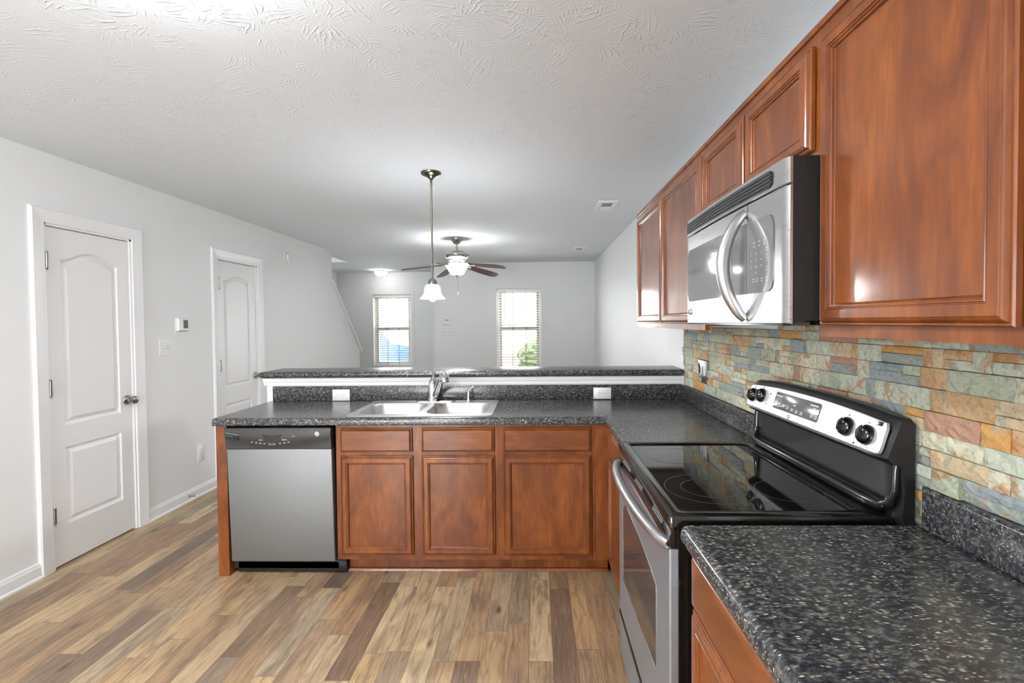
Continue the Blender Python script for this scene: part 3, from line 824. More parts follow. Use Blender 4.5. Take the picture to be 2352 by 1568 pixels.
outlet('white outlet low on the left wall near the counter end', frame((XL, 4.012, 0.362), '+x'), False)

def switch_plate(label, T, n, w, h):
    o = thing('light_switch', label, 'switch', T.translation)
    obj('cover_plate', rect_loft(nb(), -w / 2, w / 2, -h / 2, h / 2, [(0, 0), (0, 0.004), (0.003, 0.007)]), 'white_plastic', o, T)
    for k in range(n):
        u = (k - (n - 1) / 2) * 0.046
        bm = nb(); bx(bm, u - 0.005, u + 0.005, -0.012, 0.012, 0.006, 0.0078)
        lev = prism(nb(), [(-0.008, 0.007), (0.004, 0.007), (0.010, 0.020), (0.004, 0.022)], 0, u - 0.0038, u + 0.0038)
        obj('toggle', lev, 'white_plastic', o, T)
        obj('toggle_slot', bm, 'grey_plastic', o, T)
        for s_ in (-1, 1): obj('screw', lathe(nb(), [(0.003, 0.006), (0.0025, 0.0078)], (u, s_ * 0.030, 0), 10), 'grey_plastic', o, T)
switch_plate('white double toggle switch on the left wall below the thermostat', frame((XL, 3.647, 1.273), '+x'), 2, 0.122, 0.119)
switch_plate('white four-gang switch plate on the far wall below the keypad', frame((-1.52, YA, 1.280), '-y'), 4, 0.21, 0.125)

T = frame((XR - 0.022, (PLATE[0] + PLATE[1]) / 2, (PLATE[2] + PLATE[3]) / 2), '-x')
o = thing('switch_and_outlet_plate', 'brushed metal switch and outlet plate set in the stone backsplash', 'switch', T.translation)
obj('cover_plate', rect_loft(nb(), -0.069, 0.069, -0.0525, 0.0525, [(0, -0.014), (0, 0.002), (0.003, 0.004)]), 'steel_flat', o, T)
obj('rocker', prism(nb(), [(-0.033, 0.004), (-0.033, 0.0055), (0.0, 0.0075), (0.033, 0.011), (0.033, 0.004)], 0, -0.050, -0.018), 'chrome', o, T)
obj('switch_lever', box(-0.006, 0.004, -0.016, 0.016, 0.004, 0.012, 0.002), 'white_plastic', o, T)
bm = box(0.022, 0.054, -0.033, 0.033, 0.003, 0.0055, 0.0008)
oo = obj('receptacle', bm, 'white_plastic', o, T)
bm = nb()
for v in (-0.019, 0.019):
    for du in (-0.006, 0.006): bx(bm, 0.038 + du - 0.001, 0.038 + du + 0.001, v - 0.004, v + 0.004, 0.0054, 0.006)
    lathe(bm, [(0.0022, 0.0054), (0.0022, 0.006)], (0.038, v - 0.010, 0), 8)
bx(bm, 0.033, 0.043, -0.003, 0.003, 0.0054, 0.0062)
obj('slots', bm, 'slot', oo, T)

# thermostat, smoke detector, keypad, door stop
T = frame((XL, 3.817, 1.447), '+x')
o = thing('thermostat', 'white thermostat with grey display on the left wall', 'thermostat', T.translation)
obj('wall_base', rect_loft(nb(), -0.062, 0.062, -0.054, 0.054, [(0, 0), (0, 0.006), (0.003, 0.008)]), 'white_plastic', o, T)
obj('housing', rect_loft(nb(), -0.056, 0.058, -0.050, 0.050, [(0, 0.007), (0.001, 0.022), (0.006, 0.028)]), 'white_plastic', o, T)
obj('display', box(-0.006, 0.044, -0.030, 0.036, 0.027, 0.0288), 'charcoal', o, T, smooth=0)
T = frame((XL, 5.515, 2.200), '+x')
o = thing('smoke_detector', 'round white smoke detector high on the left wall', 'smoke detector', T.translation)
obj('mounting_plate', lathe(nb(), [(0.072, 0), (0.072, 0.012)], (0, 0, 0), 36), 'white_plastic', o, T)
obj('vent_gap', lathe(nb(), [(0.061, 0.012), (0.061, 0.019)], (0, 0, 0), 36), 'grey_plastic', o, T)
obj('cover', lathe(nb(), [(0.066, 0.019), (0.066, 0.030), (0.058, 0.038), (0.030, 0.040), (0.028, 0.037), (0.012, 0.037), (0.010, 0.041), (0.004, 0.042)], (0, 0, 0), 36), 'white_plastic', o, T)
T = frame((-1.523, YA, 1.460), '-y')
o = thing('alarm_keypad', 'white alarm keypad on the far wall above the switch plate', 'keypad', T.translation)
obj('housing', rect_loft(nb(), -0.078, 0.078, -0.057, 0.057, [(0, 0), (0, 0.018), (0.008, 0.026)]), 'white_plastic', o, T)
obj('display', box(-0.03, 0.03, 0.018, 0.034, 0.025, 0.027), 'grey_plastic', o, T, smooth=0)
bm = nb()
for i in range(4):
    for j in range(2): bx(bm, -0.036 + i * 0.02, -0.024 + i * 0.02, -0.03 + j * 0.02, -0.02 + j * 0.02, 0.025, 0.0272)
obj('keys', bm, 'white_plastic', o, T)
o = thing('door_stop', 'small metal door stop sticking out of the baseboard, left wall', 'door stop', (XL + 0.014, 3.84, 0.05))
obj('base', lathe(nb(), [(0.012, 0.0), (0.010, 0.006), (0.005, 0.009)], (0, 0, 0), 14), 'nickel', o, frame((XL + 0.013, 3.84, 0.05), '+x'))
obj('rod', lathe(nb(), [(0.0042, 0.008), (0.0042, 0.066)], (0, 0, 0), 12), 'nickel', o, frame((XL + 0.013, 3.84, 0.05), '+x'))
obj('rubber_tip', lathe(nb(), [(0.0075, 0.064), (0.0085, 0.068), (0.0085, 0.078), (0.006, 0.081)], (0, 0, 0), 14), 'white_plastic', o, frame((XL + 0.013, 3.84, 0.05), '+x'))

# ---------------------------------------------------------------- dishwasher
def lean(bm):
    for v in bm.verts: v.co.y -= 0.028 * max(0.0, v.co.z - 0.09) / 0.76
    return bm
dw = thing('dishwasher', 'stainless dishwasher with a black control panel under the counter', 'dishwasher', (-1.45, 2.98, 0))
obj('tub', box(-1.764, -1.152, 2.735, 3.26, 0.03, 0.868), 'black_matte', dw, smooth=0)
T = frame((0, 2.69, 0), '-y')
bm = rect_loft(nb(), -1.750, -1.153, 0.091, 0.742, [(0, -0.045), (0, -0.004), (0.002, -0.001), (0.005, 0.0)])
bmesh.ops.transform(bm, matrix=T, verts=bm.verts); obj('door', lean(bm), 'steel_door', dw)
# control panel with a bowed lower face
bm = nb()
us = [-1.753 + 0.600 * k / 24 for k in range(25)]
vs_ = [0.744, 0.752, 0.775, 0.80, 0.83, 0.852, 0.862]
def bulge(u, v):
    q = (u + 1.453) / 0.30
    edge = 0.758 + 0.052 * q * q
    w = 0.002
    if v > edge: w = 0.002 + 0.010 * min(1.0, (v - edge) / 0.02)
    if v > 0.85: w *= 0.4
    return w
grid = [[bm.verts.new((u, v, bulge(u, v))) for u in us] for v in vs_]
for j in range(len(vs_) - 1):
    for i in range(24): bm.faces.new((grid[j][i], grid[j][i + 1], grid[j + 1][i + 1], grid[j + 1][i]))
ring = [grid[0][i] for i in range(25)] + [grid[j][24] for j in range(1, len(vs_))] + [grid[-1][i] for i in range(23, -1, -1)] + [grid[j][0] for j in range(len(vs_) - 2, 0, -1)]
bk = [bm.verts.new((v.co.x, v.co.y, -0.045)) for v in ring]
for k in range(len(ring)): bm.faces.new((ring[k], ring[(k + 1) % len(ring)], bk[(k + 1) % len(ring)], bk[k]))
bm.faces.new(bk)
bmesh.ops.transform(bm, matrix=T, verts=bm.verts); cp = obj('control_panel', lean(bm), 'charcoal', dw, smooth=50)
def dwp(name, bm, mat, par=None):
    bmesh.ops.transform(bm, matrix=T, verts=bm.verts)
    return obj(name, lean(bm), mat, par or cp)
pts = [(-1.535, 0.826), (-1.515, 0.808), (-1.495, 0.803), (-1.455, 0.802), (-1.44, 0.806), (-1.42, 0.826)]
dwp('latch_recess', prism(nb(), pts, 2, 0.008, 0.0128), 'black')
dwp('latch_lip', prism(nb(), [(-1.537, 0.828), (-1.512, 0.804), (-1.516, 0.803), (-1.541, 0.828)], 2, 0.010, 0.0145), 'black_plastic')
dwp('vent', prism(nb(), [(-1.742, 0.836), (-1.670, 0.825), (-1.670, 0.797), (-1.742, 0.812)], 2, 0.006, 0.0134), 'black')
bm = nb(); prism(bm, [(-1.742, 0.838), (-1.670, 0.826), (-1.670, 0.824), (-1.742, 0.836)], 2, 0.006, 0.0145); prism(bm, [(-1.740, 0.824), (-1.70, 0.818), (-1.70, 0.8165), (-1.740, 0.8225)], 2, 0.006, 0.0142)
dwp('vent_louvre', bm, 'grey_plastic')
for k, (u, v) in enumerate([(-1.595, 0.785), (-1.571, 0.781), (-1.548, 0.778), (-1.525, 0.776), (-1.492, 0.774), (-1.473, 0.775), (-1.436, 0.777), (-1.412, 0.780), (-1.388, 0.784)]):
    mk = nb()
    for dv, wd in ((0.0022, 0.0062), (-0.0022, 0.005)): bx(mk, u - wd, u + wd, v + dv - 0.0009, v + dv + 0.0009, 0.0118, 0.0124)
    dwp('button_label', mk, 'pale_ink')
mk = nb()
for (a, b, c, d) in ((-1.503, -1.5022, 0.768, 0.782), (-1.4628, -1.462, 0.768, 0.782), (-1.5022, -1.4628, 0.7676, 0.7684)): bx(mk, a, b, c, d, 0.0118, 0.0124)
dwp('button_bracket', mk, 'pale_ink')
dwp('indicator', box(-1.366, -1.354, 0.8165, 0.8185, 0.0118, 0.0126), 'white_ink')
def flat_text(name, s_, size, u, v, w, par, mat='white_ink', Tm=None, ang=0.0):
    Tm = Tm or T
    sh = -0.028 * (v - 0.09) / 0.76 if Tm is T else 0
    return text(name, s_, size, TR(0, sh, 0) @ Tm @ TR(u, v, w) @ Matrix.Rotation(ang, 4, 'Z'), mat, par)
flat_text('print', 'Cycles', 0.0085, -1.546, 0.797, 0.0122, cp)
flat_text('print', 'Options', 0.0085, -1.412, 0.798, 0.0122, cp)
bd = dwp('badge', lathe(nb(), [(0.0135, 0.009), (0.0135, 0.0135), (0.0125, 0.0145)], (-1.226, 0.830, 0), 28), 'silver')
def monogram(par, Tm, u, v, w, s_, mat='ink'):
    bm = nb()
    tube(bm, [(u + s_ * 0.86 * math.cos(a), v + s_ * 0.86 * math.sin(a), w) for a in [2 * PI * k / 28 for k in range(29)]], s_ * 0.045, 6)
    g = [(-0.08, 0.28), (-0.25, 0.42), (-0.48, 0.25), (-0.5, -0.1), (-0.34, -0.34), (-0.14, -0.2), (-0.08, 0.05), (-0.12, -0.25), (-0.26, -0.52), (-0.44, -0.48)]
    e = [(0.44, 0.26), (0.28, 0.42), (0.1, 0.28), (0.14, 0.06), (0.3, 0.02), (0.12, -0.05), (0.08, -0.3), (0.26, -0.44), (0.46, -0.28)]
    for q in (g, e): tube(bm, [(u + s_ * a, v + s_ * b, w) for a, b in q], s_ * 0.06, 6)
    for k in range(4):
        a0 = PI / 4 + k * PI / 2
        tube(bm, [(u + s_ * (0.70 + 0.06 * math.sin(t * 3)) * math.cos(a0 + t * 0.5), v + s_ * (0.70 + 0.06 * math.sin(t * 3)) * math.sin(a0 + t * 0.5), w) for t in (-0.9, -0.4, 0, 0.4, 0.9)], s_ * 0.04, 5)
    return obj('emblem', bm, mat, par, Tm)
monogram(bd, TR(0, -0.0273, 0) @ T, -1.226, 0.830, 0.0147, 0.0125)
bm = nb(); bx(bm, -1.742, -1.106, 2.735, 2.79, 0.010, 0.082, 0.003); bx(bm, -1.742, -1.106, 2.728, 2.745, 0.070, 0.082)
obj('kick_plate', bm, 'black_plastic', dw)

# ---------------------------------------------------------------- sink and faucet
sk = thing('kitchen_sink', 'double bowl stainless steel sink set in the counter', 'sink', (-0.672, 2.97, 0.72))
bm = nb()
RX0, RX1, RY0, RY1 = -1.094, -0.250, 2.702, 3.244
ZR = 0.9195
outer = rrect(RX0, RX1, RY0, RY1, 0.03, 5)
bowls = [rrect(-1.052, -0.692, 2.752, 3.128, 0.085, 8), rrect(-0.652, -0.292, 2.752, 3.128, 0.085, 8)]
edges = []
rim = [bm.verts.new((*p, ZR)) for p in offset(outer, 0.004)]
rings = [rim]
for bw in bowls: rings.append([bm.verts.new((*p, ZR)) for p in bw])
for rg in rings: edges += [bm.edges.new((rg[i], rg[(i + 1) % len(rg)])) for i in range(len(rg))]
bmesh.ops.triangle_fill(bm, use_beauty=True, use_dissolve=False, edges=edges)
for f in list(bm.faces):
    if any(all(v in set(rg) for v in f.verts) for rg in rings[1:]): bm.faces.remove(f)
lo = [bm.verts.new((*p, 0.9145)) for p in outer]
n = len(rim)
for k in range(n): bm.faces.new((rim[k], rim[(k + 1) % n], lo[(k + 1) % n], lo[k]))
obj('rim', bm, 'steel_sink', sk, smooth=40)
for bw in bowls:
    bm = nb()
    loops = []
    for dd, z in ((0.0, ZR), (0.003, ZR - 0.004), (0.010, ZR - 0.03), (0.016, ZR - 0.14), (0.028, ZR - 0.168), (0.055, ZR - 0.178)):
        loops.append([(p[0], p[1], z) for p in offset(bw, dd)])
    loops_loft(bm, loops, False, True)
    b_ = obj('bowl', bm, 'steel_sink', sk, smooth=60)
    cx = sum(p[0] for p in bw) / len(bw); cy = sum(p[1] for p in bw) / len(bw)
    obj('drain', lathe(nb(), [(0.045, 0.0), (0.045, 0.003), (0.036, 0.004), (0.030, 0.001)], (cx, cy, ZR - 0.178), 24), 'chrome', b_)
fc = thing('kitchen_faucet', 'chrome pull-out faucet standing behind the sink', 'faucet', (-0.668, 3.185, ZR))
obj('deck_plate', loops_loft(nb(), [[(x, y, z) for x, y in offset(rrect(-0.80, -0.54, 3.155, 3.215, 0.029, 6), d)] for d, z in ((0, ZR), (0.001, ZR + 0.005), (0.006, ZR + 0.009))]), 'chrome', fc)
obj('body', lathe(nb(), [(0.036, 0.006), (0.035, 0.02), (0.032, 0.08), (0.030, 0.115), (0.025, 0.138), (0.016, 0.152), (0.006, 0.156)], (-0.690, 3.19, ZR), 24), 'chrome', fc)
obj('spout', tube(nb(), [(-0.674, 3.185, ZR + 0.036), (-0.656, 3.14, ZR + 0.068), (-0.630, 3.08, ZR + 0.110), (-0.604, 3.015, ZR + 0.158), (-0.582, 2.965, ZR + 0.186)], [0.024, 0.022, 0.020, 0.021, 0.023], 16), 'chrome', fc)
obj('spray_head', tube(nb(), [(-0.588, 2.978, ZR + 0.180), (-0.578, 2.958, ZR + 0.193), (-0.566, 2.935, ZR + 0.197), (-0.558, 2.915, ZR + 0.188), (-0.554, 2.904, ZR + 0.170), (-0.553, 2.900, ZR + 0.160)], [0.020, 0.026, 0.029, 0.029, 0.026, 0.020], 18), 'chrome', fc)
obj('lever', tube(nb(), [(-0.690, 3.19, ZR + 0.145), (-0.686, 3.18, ZR + 0.170), (-0.676, 3.165, ZR + 0.198), (-0.668, 3.148, ZR + 0.216)], [0.015, 0.010, 0.008, 0.010], 12), 'chrome', fc)
sd = thing('soap_dispenser', 'small chrome soap dispenser right of the faucet', 'soap dispenser', (-0.452, 3.185, ZR))
obj('base', lathe(nb(), [(0.021, 0.0), (0.021, 0.004), (0.013, 0.010), (0.011, 0.05), (0.007, 0.066), (0.008, 0.078), (0.004, 0.082)], (-0.452, 3.185, ZR), 20), 'chrome', sd)
obj('nozzle', tube(nb(), [(-0.452, 3.185, ZR + 0.074), (-0.432, 3.165, ZR + 0.092), (-0.412, 3.145, ZR + 0.110)], [0.005, 0.0045, 0.004], 10), 'chrome', sd)

# ---------------------------------------------------------------- range
RY = (1.276, 2.062)
rg = thing('electric_range', 'freestanding glass-top electric range with silver control panel', 'range', (0.65, 1.67, 0))
bm = nb(); bx(bm, 0.378, 0.955, RY[0], RY[1], 0.03, 0.898)
for x0 in (0.42, 0.90):
    for y0 in (RY[0] + 0.03, RY[1] - 0.07): bx(bm, x0, x0 + 0.04, y0, y0 + 0.04, 0.0, 0.03)
bx(bm, 0.372, 0.392, RY[0] - 0.003, RY[0], 0.03, 0.898)
obj('body', bm, 'black', rg)
# cooktop: raised frame and glass
bm = nb()
zf = 0.9275
out = rrect(0.346, 0.955, RY[0] - 0.004, RY[1] + 0.004, 0.012, 3)
inn = rrect(0.384, 0.868, RY[0] + 0.034, RY[1] - 0.034, 0.03, 3)
loops_loft(bm, [[(*p, 0.898) for p in out], [(*p, 0.918) for p in out], [(*p, zf - 0.002) for p in offset(out, 0.003)], [(*p, zf) for p in offset(out, 0.008)], [(*p, zf) for p in inn], [(*p, zf - 0.004) for p in offset(inn, 0.005)], [(*p, zf - 0.02) for p in offset(inn, 0.006)]], True, True)
ck = obj('cooktop_frame', bm, 'black', rg)
obj('glass_cooktop', prism(nb(), offset(inn, 0.0055), 2, zf - 0.012, zf - 0.0045), 'glass_top', rg, smooth=0)
def ring2(bm, cx, cy, r, w, z):
    n = 48
    A = [bm.verts.new((cx + (r - w) * math.cos(2 * PI * k / n), cy + (r - w) * math.sin(2 * PI * k / n), z)) for k in range(n)]
    B = [bm.verts.new((cx + r * math.cos(2 * PI * k / n), cy + r * math.sin(2 * PI * k / n), z)) for k in range(n)]
    for k in range(n): bm.faces.new((A[k], B[k], B[(k + 1) % n], A[(k + 1) % n]))
for cx, cy, rr_ in ((0.525, 1.87, (0.112,)), (0.532, 1.50, (0.135, 0.085)), (0.755, 1.86, (0.085,)), (0.765, 1.475, (0.098,))):
    bm = nb()
    for r in rr_: ring2(bm, cx, cy, r, 0.004 if r != 0.112 else 0.008, zf - 0.0042)
    obj('burner_ring', bm, 'glass_ring', rg, smooth=0)
# front vent trim under the cooktop
bm = nb(); prism(bm, [(0.378, 0.838), (0.352, 0.842), (0.349, 0.870), (0.362, 0.897), (0.378, 0.897)], 1, RY[0], RY[1])
vt = obj('vent_trim', bm, 'black', rg)
for y0 in (1.36, 1.62, 1.82):
    bm = nb()
    for k in range(4):
        zz = 0.872 + 0.0055 * k; xx = 0.349 + (zz - 0.870) * 0.48
        bx(bm, xx - 0.0006, xx + 0.002, y0, y0 + 0.11 if y0 != 1.82 else y0 + 0.14, zz, zz + 0.002)
    obj('vent_slots', bm, 'grey_plastic', vt)
# oven door
TD = frame((0.372, 0, 0), '-x')
u0, u1 = -RY[1] + 0.002, -RY[0] - 0.002
od = obj('oven_door', rect_loft(nb(), u0, u1, 0.213, 0.836, [(0, 0.0), (0, 0.018), (0.004, 0.022)]), 'steel_range', rg, TD)
pts = [(-1.968, 0.385), (-1.424, 0.405), (-1.420, 0.43), (-1.421, 0.66)]
for k in range(1, 12):
    t_ = k / 12; u = -1.421 + (-1.968 + 1.421) * t_
    pts.append((u, 0.66 + 0.05 * math.sin(PI * min(1, t_ * 1.0) * 0.62 + 0.0) ** 0.8 if t_ < 0.8 else 0.66 + 0.05 * math.sin(PI * 0.62 * t_) ** 0.8))
pts.append((-1.968, 0.668))
obj('window', prism(nb(), pts, 2, 0.0215, 0.0226), 'glass_dark', od, TD)
obj('window_bezel', tube(nb(), [(p[0], p[1], 0.0226) for p in pts + pts[:1]], 0.0015, 6), 'chrome', od, TD)
hp = []
for k in range(25):
    t_ = k / 24; a = PI * t_
    hp.append((u0 + 0.012 + (u1 - u0 - 0.024) * t_, 0.845 + 0.012 * math.sin(a), 0.020 + 0.052 * math.sin(a) ** 0.55))
obj('handle', tube(nb(), hp, [0.013] + [0.0165] * 23 + [0.013], 14), 'steel_flat', od, TD)
dr = obj('storage_drawer', rect_loft(nb(), u0, u1, 0.028, 0.190, [(0, 0.0), (0, 0.018), (0.004, 0.022)]), 'steel_range', rg, TD)
obj('drawer_lip', box(u0, u1, 0.190, 0.208, 0.0, 0.024, 0.003), 'black', dr, TD)
# backguard
BG = (1.249, 2.066)
bm = nb()
sec = [(0.957, 0.91), (0.935, 0.905), (0.925, 0.93), (0.930, 1.0), (0.926, 1.06), (0.893, 1.076), (0.886, 1.084), (0.920, 1.196), (0.930, 1.206), (0.955, 1.206), (0.968, 1.19), (0.968, 0.91)]
n_ = 24; loops = []
for k in range(n_ + 1):
    t_ = k / n_; y = BG[0] + (BG[1] - BG[0]) * t_
    q = abs(2 * t_ - 1); dz = -0.018 * q ** 3
    inset_ = 0.012 * max(0, (q - 0.93) / 0.07) ** 2
    loops.append([(x + (inset_ if x < 0.95 else 0.0), y, z + (dz if z > 1.15 else 0)) for x, z in sec])
loops_loft(bm, loops)
bgd = obj('backguard', bm, 'black_plastic', rg, smooth=35)
ya, yb = BG[0] + 0.016, BG[1] - 0.016
lp = [(0.932, ya, 1.068), (0.929, ya, 1.045), (0.928, ya, 1.0), (0.921, ya + 0.006, 0.962), (0.914, ya + 0.03, 0.947), (0.913, ya + 0.08, 0.945)]
obj('rear_ledge', tube(nb(), lp + [(0.913, 1.66, 0.945)] + [(x, yb - (y - ya), z) for x, y, z in lp[::-1]], [0.009, 0.010, 0.011, 0.013, 0.016, 0.018, 0.018, 0.018, 0.016, 0.013, 0.011, 0.010, 0.009], 14), 'black', bgd, smooth=60)
# slanted silver control panel: local frame on the slope
tilt = math.atan2(0.034, 0.112)
Tpan = TR(0.9015, 0, 1.138) @ Matrix.Rotation(tilt, 4, 'Y') @ frame((0, 0, 0), '-x')
bm = nb()
def pan_outline(d=0.0):
    top = []
    a, b, v0, v1 = -2.046 + d, -1.262 - d, -0.050 + d, 0.052 - d
    pts = [(a + 0.012, v0), (b - 0.012, v0), (b - 0.003, v0 + 0.004), (b, v0 + 0.014), (b, v1 - 0.020 - 0.010)]
    for k in range(0, 17):
        t_ = k / 16; u = b - 0.006 + (a + 0.012 - b) * t_; q = 2 * t_ - 1
        pts.append((u, v1 - 0.016 * abs(q) ** 2.2 - 0.0))
    pts += [(a, v1 - 0.028), (a, v0 + 0.014), (a + 0.003, v0 + 0.004)]
    return pts
loops_loft(bm, [[(*p, -0.004) for p in pan_outline()], [(*p, 0.004) for p in pan_outline()], [(*p, 0.006) for p in pan_outline(0.002)]])
pn_ = obj('control_panel', bm, 'silver', rg, Tpan, smooth=30)
obj('display', loops_loft(nb(), [[(*p, w) for p in offset(rrect(-1.832, -1.545, -0.026, 0.036, 0.008, 4), d)] for d, w in ((0, 0.004), (0, 0.0072), (0.002, 0.0078))]), 'display', pn_, Tpan)
mk = nb()
for (u, v) in ((-1.800, 0.022), (-1.58, 0.024)): bx(mk, u - 0.022, u + 0.022, v - 0.002, v + 0.002, 0.0076, 0.0082)
for i, (u, v) in enumerate([(-1.79, -0.006), (-1.76, -0.008), (-1.73, -0.010), (-1.70, -0.012), (-1.67, -0.014), (-1.64, -0.014), (-1.575, 0.012), (-1.555, 0.010), (-1.58, -0.010), (-1.557, -0.012)]):
    for dv in (0.003, -0.001, -0.005): bx(mk, u - 0.008, u + 0.008, v + dv, v + dv + 0.0015, 0.0076, 0.0081)
bx(mk, -1.70, -1.682, 0.003, 0.0055, 0.0076, 0.0081)
ring_pts = [(-1.795 + 0.010 * math.cos(2 * PI * k / 16), 0.006 + 0.010 * math.sin(2 * PI * k / 16), 0.0079) for k in range(17)]
tube(mk, ring_pts, 0.0006, 5)
obj('display_print', mk, 'white_ink', pn_, Tpan)
def stove_knob(u, v):
    bm = nb()
    n = 32; L0 = [(0.0275, 0.005), (0.0275, 0.010), (0.0255, 0.017), (0.0225, 0.0215), (0.014, 0.0245), (0.004, 0.0255)]
    lathe(bm, L0, (u, v, 0), n)
    # raised finger grip
    loops_loft(bm, [[(u + x, v + y, 0.016) for x, y in ((-0.0065, -0.0225), (0.0065, -0.0225), (0.008, 0.0), (0.0055, 0.021), (-0.0055, 0.021), (-0.008, 0.0))],
                    [(u + x, v + y, 0.0325) for x, y in ((-0.0028, -0.014), (0.0028, -0.014), (0.0038, 0.0), (0.0022, 0.013), (-0.0022, 0.013), (-0.0038, 0.0))]])
    k = obj('knob', bm, 'black', rg, Tpan)
    obj('pointer', box(u - 0.0015, u + 0.0015, v + 0.019, v + 0.027, 0.016, 0.0225), 'white_ink', k, Tpan)
    text('print', 'OFF', 0.0072, Tpan @ TR(u - 0.002, v + 0.0325, 0.0062), 'ink', pn_)
    bm = nb(); tube(bm, [(u + 0.0295 * math.cos(a), v + 0.0295 * math.sin(a), 0.0062) for a in [-PI * 0.95 + PI * 1.25 * q / 20 for q in range(21)]], 0.0006, 5)
    obj('dial_line', bm, 'ink', pn_, Tpan)
for u, v in ((-2.005, -0.004), (-1.937, 0.004), (-1.408, -0.006), (-1.322, -0.010)): stove_knob(u, v)
for i, (ch, ang) in enumerate((('1', -2.3), ('2', -1.75), ('3', -1.2))):
    text('print', ch, 0.0075, Tpan @ TR(-1.322 + 0.036 * math.cos(ang), -0.010 + 0.036 * math.sin(ang), 0.0062), 'ink', pn_)
sw = obj('rocker_switch', box(-1.297, -1.275, 0.0235, 0.0345, 0.004, 0.0085, 0.001), 'black', pn_, Tpan)
obj('switch_tip', box(-1.295, -1.288, 0.0250, 0.0330, 0.0083, 0.0102), 'white_ink', sw, Tpan)
for u, v in ((-1.872, 0.020), (-1.885, -0.022), (-1.36, -0.043)):
    obj('indicator', lathe(nb(), [(0.003, 0.005), (0.003, 0.007)], (u, v, 0), 10), 'black', pn_, Tpan)
bm = tube(nb(), [(*p, 0.0064) for p in rrect(-1.717, -1.703, -0.045, -0.033, 0.004, 3) + [(-1.703, -0.041)]], 0.0008, 5)
obj('emblem', bm, 'ink', pn_, Tpan)

# ---------------------------------------------------------------- microwave
MY0, MY1, MZ0, MZ1 = 1.166, 1.935, 1.433, 1.832
mw = thing('microwave_oven', 'stainless over-range microwave with an arched handle under the short cabinet', 'microwave', (0.8, 1.55, MZ0))
bm = nb(); bx(bm, 0.640, XR - 0.034, MY0, MY1, MZ0 + 0.008, MZ1); bx(bm, 0.612, 0.6399, MY0, MY1, MZ0 + 0.004, MZ1)
obj('case', bm, 'black_matte', mw, smooth=0)
def bow(u):            # u = -y ; how far the front bows into the room at this place
    t_ = (u + MY1) / (MY1 - MY0)
    e = min(t_, 1 - t_)
    base = 0.009 * math.sin(PI * t_)
    lip = -0.007 * max(0.0, 1 - e / 0.018) ** 2
    return base + lip
TM = frame((0.600, 0, 0), '-x')
def bowed(bm_pts_u, v0, v1, w0, w1, bev=0.0013):
    bm = nb(); loops = []
    us = bm_pts_u
    for u in us:
        b = bow(u)
        loops.append([(u, v0, -w0), (u, v0 + bev, b + w1), (u, v0 + 2 * bev, b + w1 + bev), (u, v1 - 2 * bev, b + w1 + bev), (u, v1 - bev, b + w1), (u, v1, -w0)])
    return loops_loft(bm, loops)
def rng(a, b, n): return [a + (b - a) * k / n for k in range(n + 1)]
SP = -1.366
MU0, MU1 = -MY1, -MY0
gp = obj('vent_panel', bowed(rng(MU0, MU1, 40), 1.768, MZ1 + 0.001, 0.012, 0.0), 'steel', mw, TM)
bm = nb()
def bowpatch(bm, outline_fn, w_add, u0, u1, n, thick=0.002):
    loops = []
    for u in rng(u0, u1, n):
        lo, hi = outline_fn(u); b = bow(u) + w_add
        loops.append([(u, lo, b - thick), (u, lo, b), (u, hi, b), (u, hi, b - thick)])
    return loops_loft(bm, loops)
def rr_outline(u0, u1, v0, v1, r):
    def f(u):
        d = min(u - u0, u1 - u)
        c = 0 if d >= r else r - math.sqrt(max(0, r * r - (r - d) ** 2))
        return v0 + c, v1 - c
    return f
obj('vent_grille', bowpatch(nb(), rr_outline(-1.916, -1.232, 1.778, 1.820, 0.008), 0.0042, -1.916, -1.232, 60, 0.004), 'black', gp, TM)
bm = nb()
for k in range(4):
    zz = 1.7835 + k * 0.0092
    bowpatch(bm, lambda u, zz=zz: (zz, zz + 0.0042), 0.0065, -1.912, -1.236, 30, 0.004)
obj('vent_slats', bm, 'charcoal', gp, TM)
md = obj('door', bowed(rng(MU0, SP - 0.0012, 34), MZ0, 1.7655, 0.012, 0.0), 'steel', mw, TM)
cpm = obj('control_panel', bowed(rng(SP + 0.0012, MU1, 14), MZ0, 1.7655, 0.012, 0.0), 'steel', mw, TM)
fO = rr_outline(-1.906, -1.226, 1.516, 1.712, 0.03)
obj('door_glass', bowpatch(nb(), fO, 0.0042, -1.906, SP - 0.002, 44, 0.003), 'glass_sheen', md, TM)
obj('door_window_screen', bowpatch(nb(), rr_outline(-1.885, -1.46, 1.535, 1.690, 0.02), 0.0046, -1.885, -1.46, 36, 0.0012), 'glass_sheen', md, TM)
kp = obj('keypad_glass', bowpatch(nb(), fO, 0.0042, SP + 0.002, -1.226, 24, 0.003), 'glass_sheen', cpm, TM)
mk = nb()
def mbox(u0, u1, v0, v1):
    b = bow((u0 + u1) / 2) + 0.0044
    bx(mk, u0, u1, v0, v1, b - 0.001, b + 0.0004)
for k, v in enumerate((1.650, 1.640)):
    for u in (-1.328, -1.30, -1.272): mbox(u, u + 0.012, v, v + 0.0018)
for v in (1.628, 1.622, 1.610, 1.603, 1.596, 1.580, 1.572, 1.553, 1.545):
    mbox(-1.260, -1.249, v, v + 0.0016)
for v in (1.553, 1.546):
    for u in (-1.33, -1.31, -1.285): mbox(u, u + 0.009, v, v + 0.0016)
obj('keypad_print', mk, 'pale_ink', kp, TM)
for i in range(10):
    r, c = divmod(i, 3) if i < 9 else (3, 1)
    u = -1.338 + c * 0.028; v = 1.620 - r * 0.017
    text('print', '1234567890'[i], 0.009, TM @ TR(u, v, bow(u) + 0.0047), 'pale_ink', kp)
hp = []
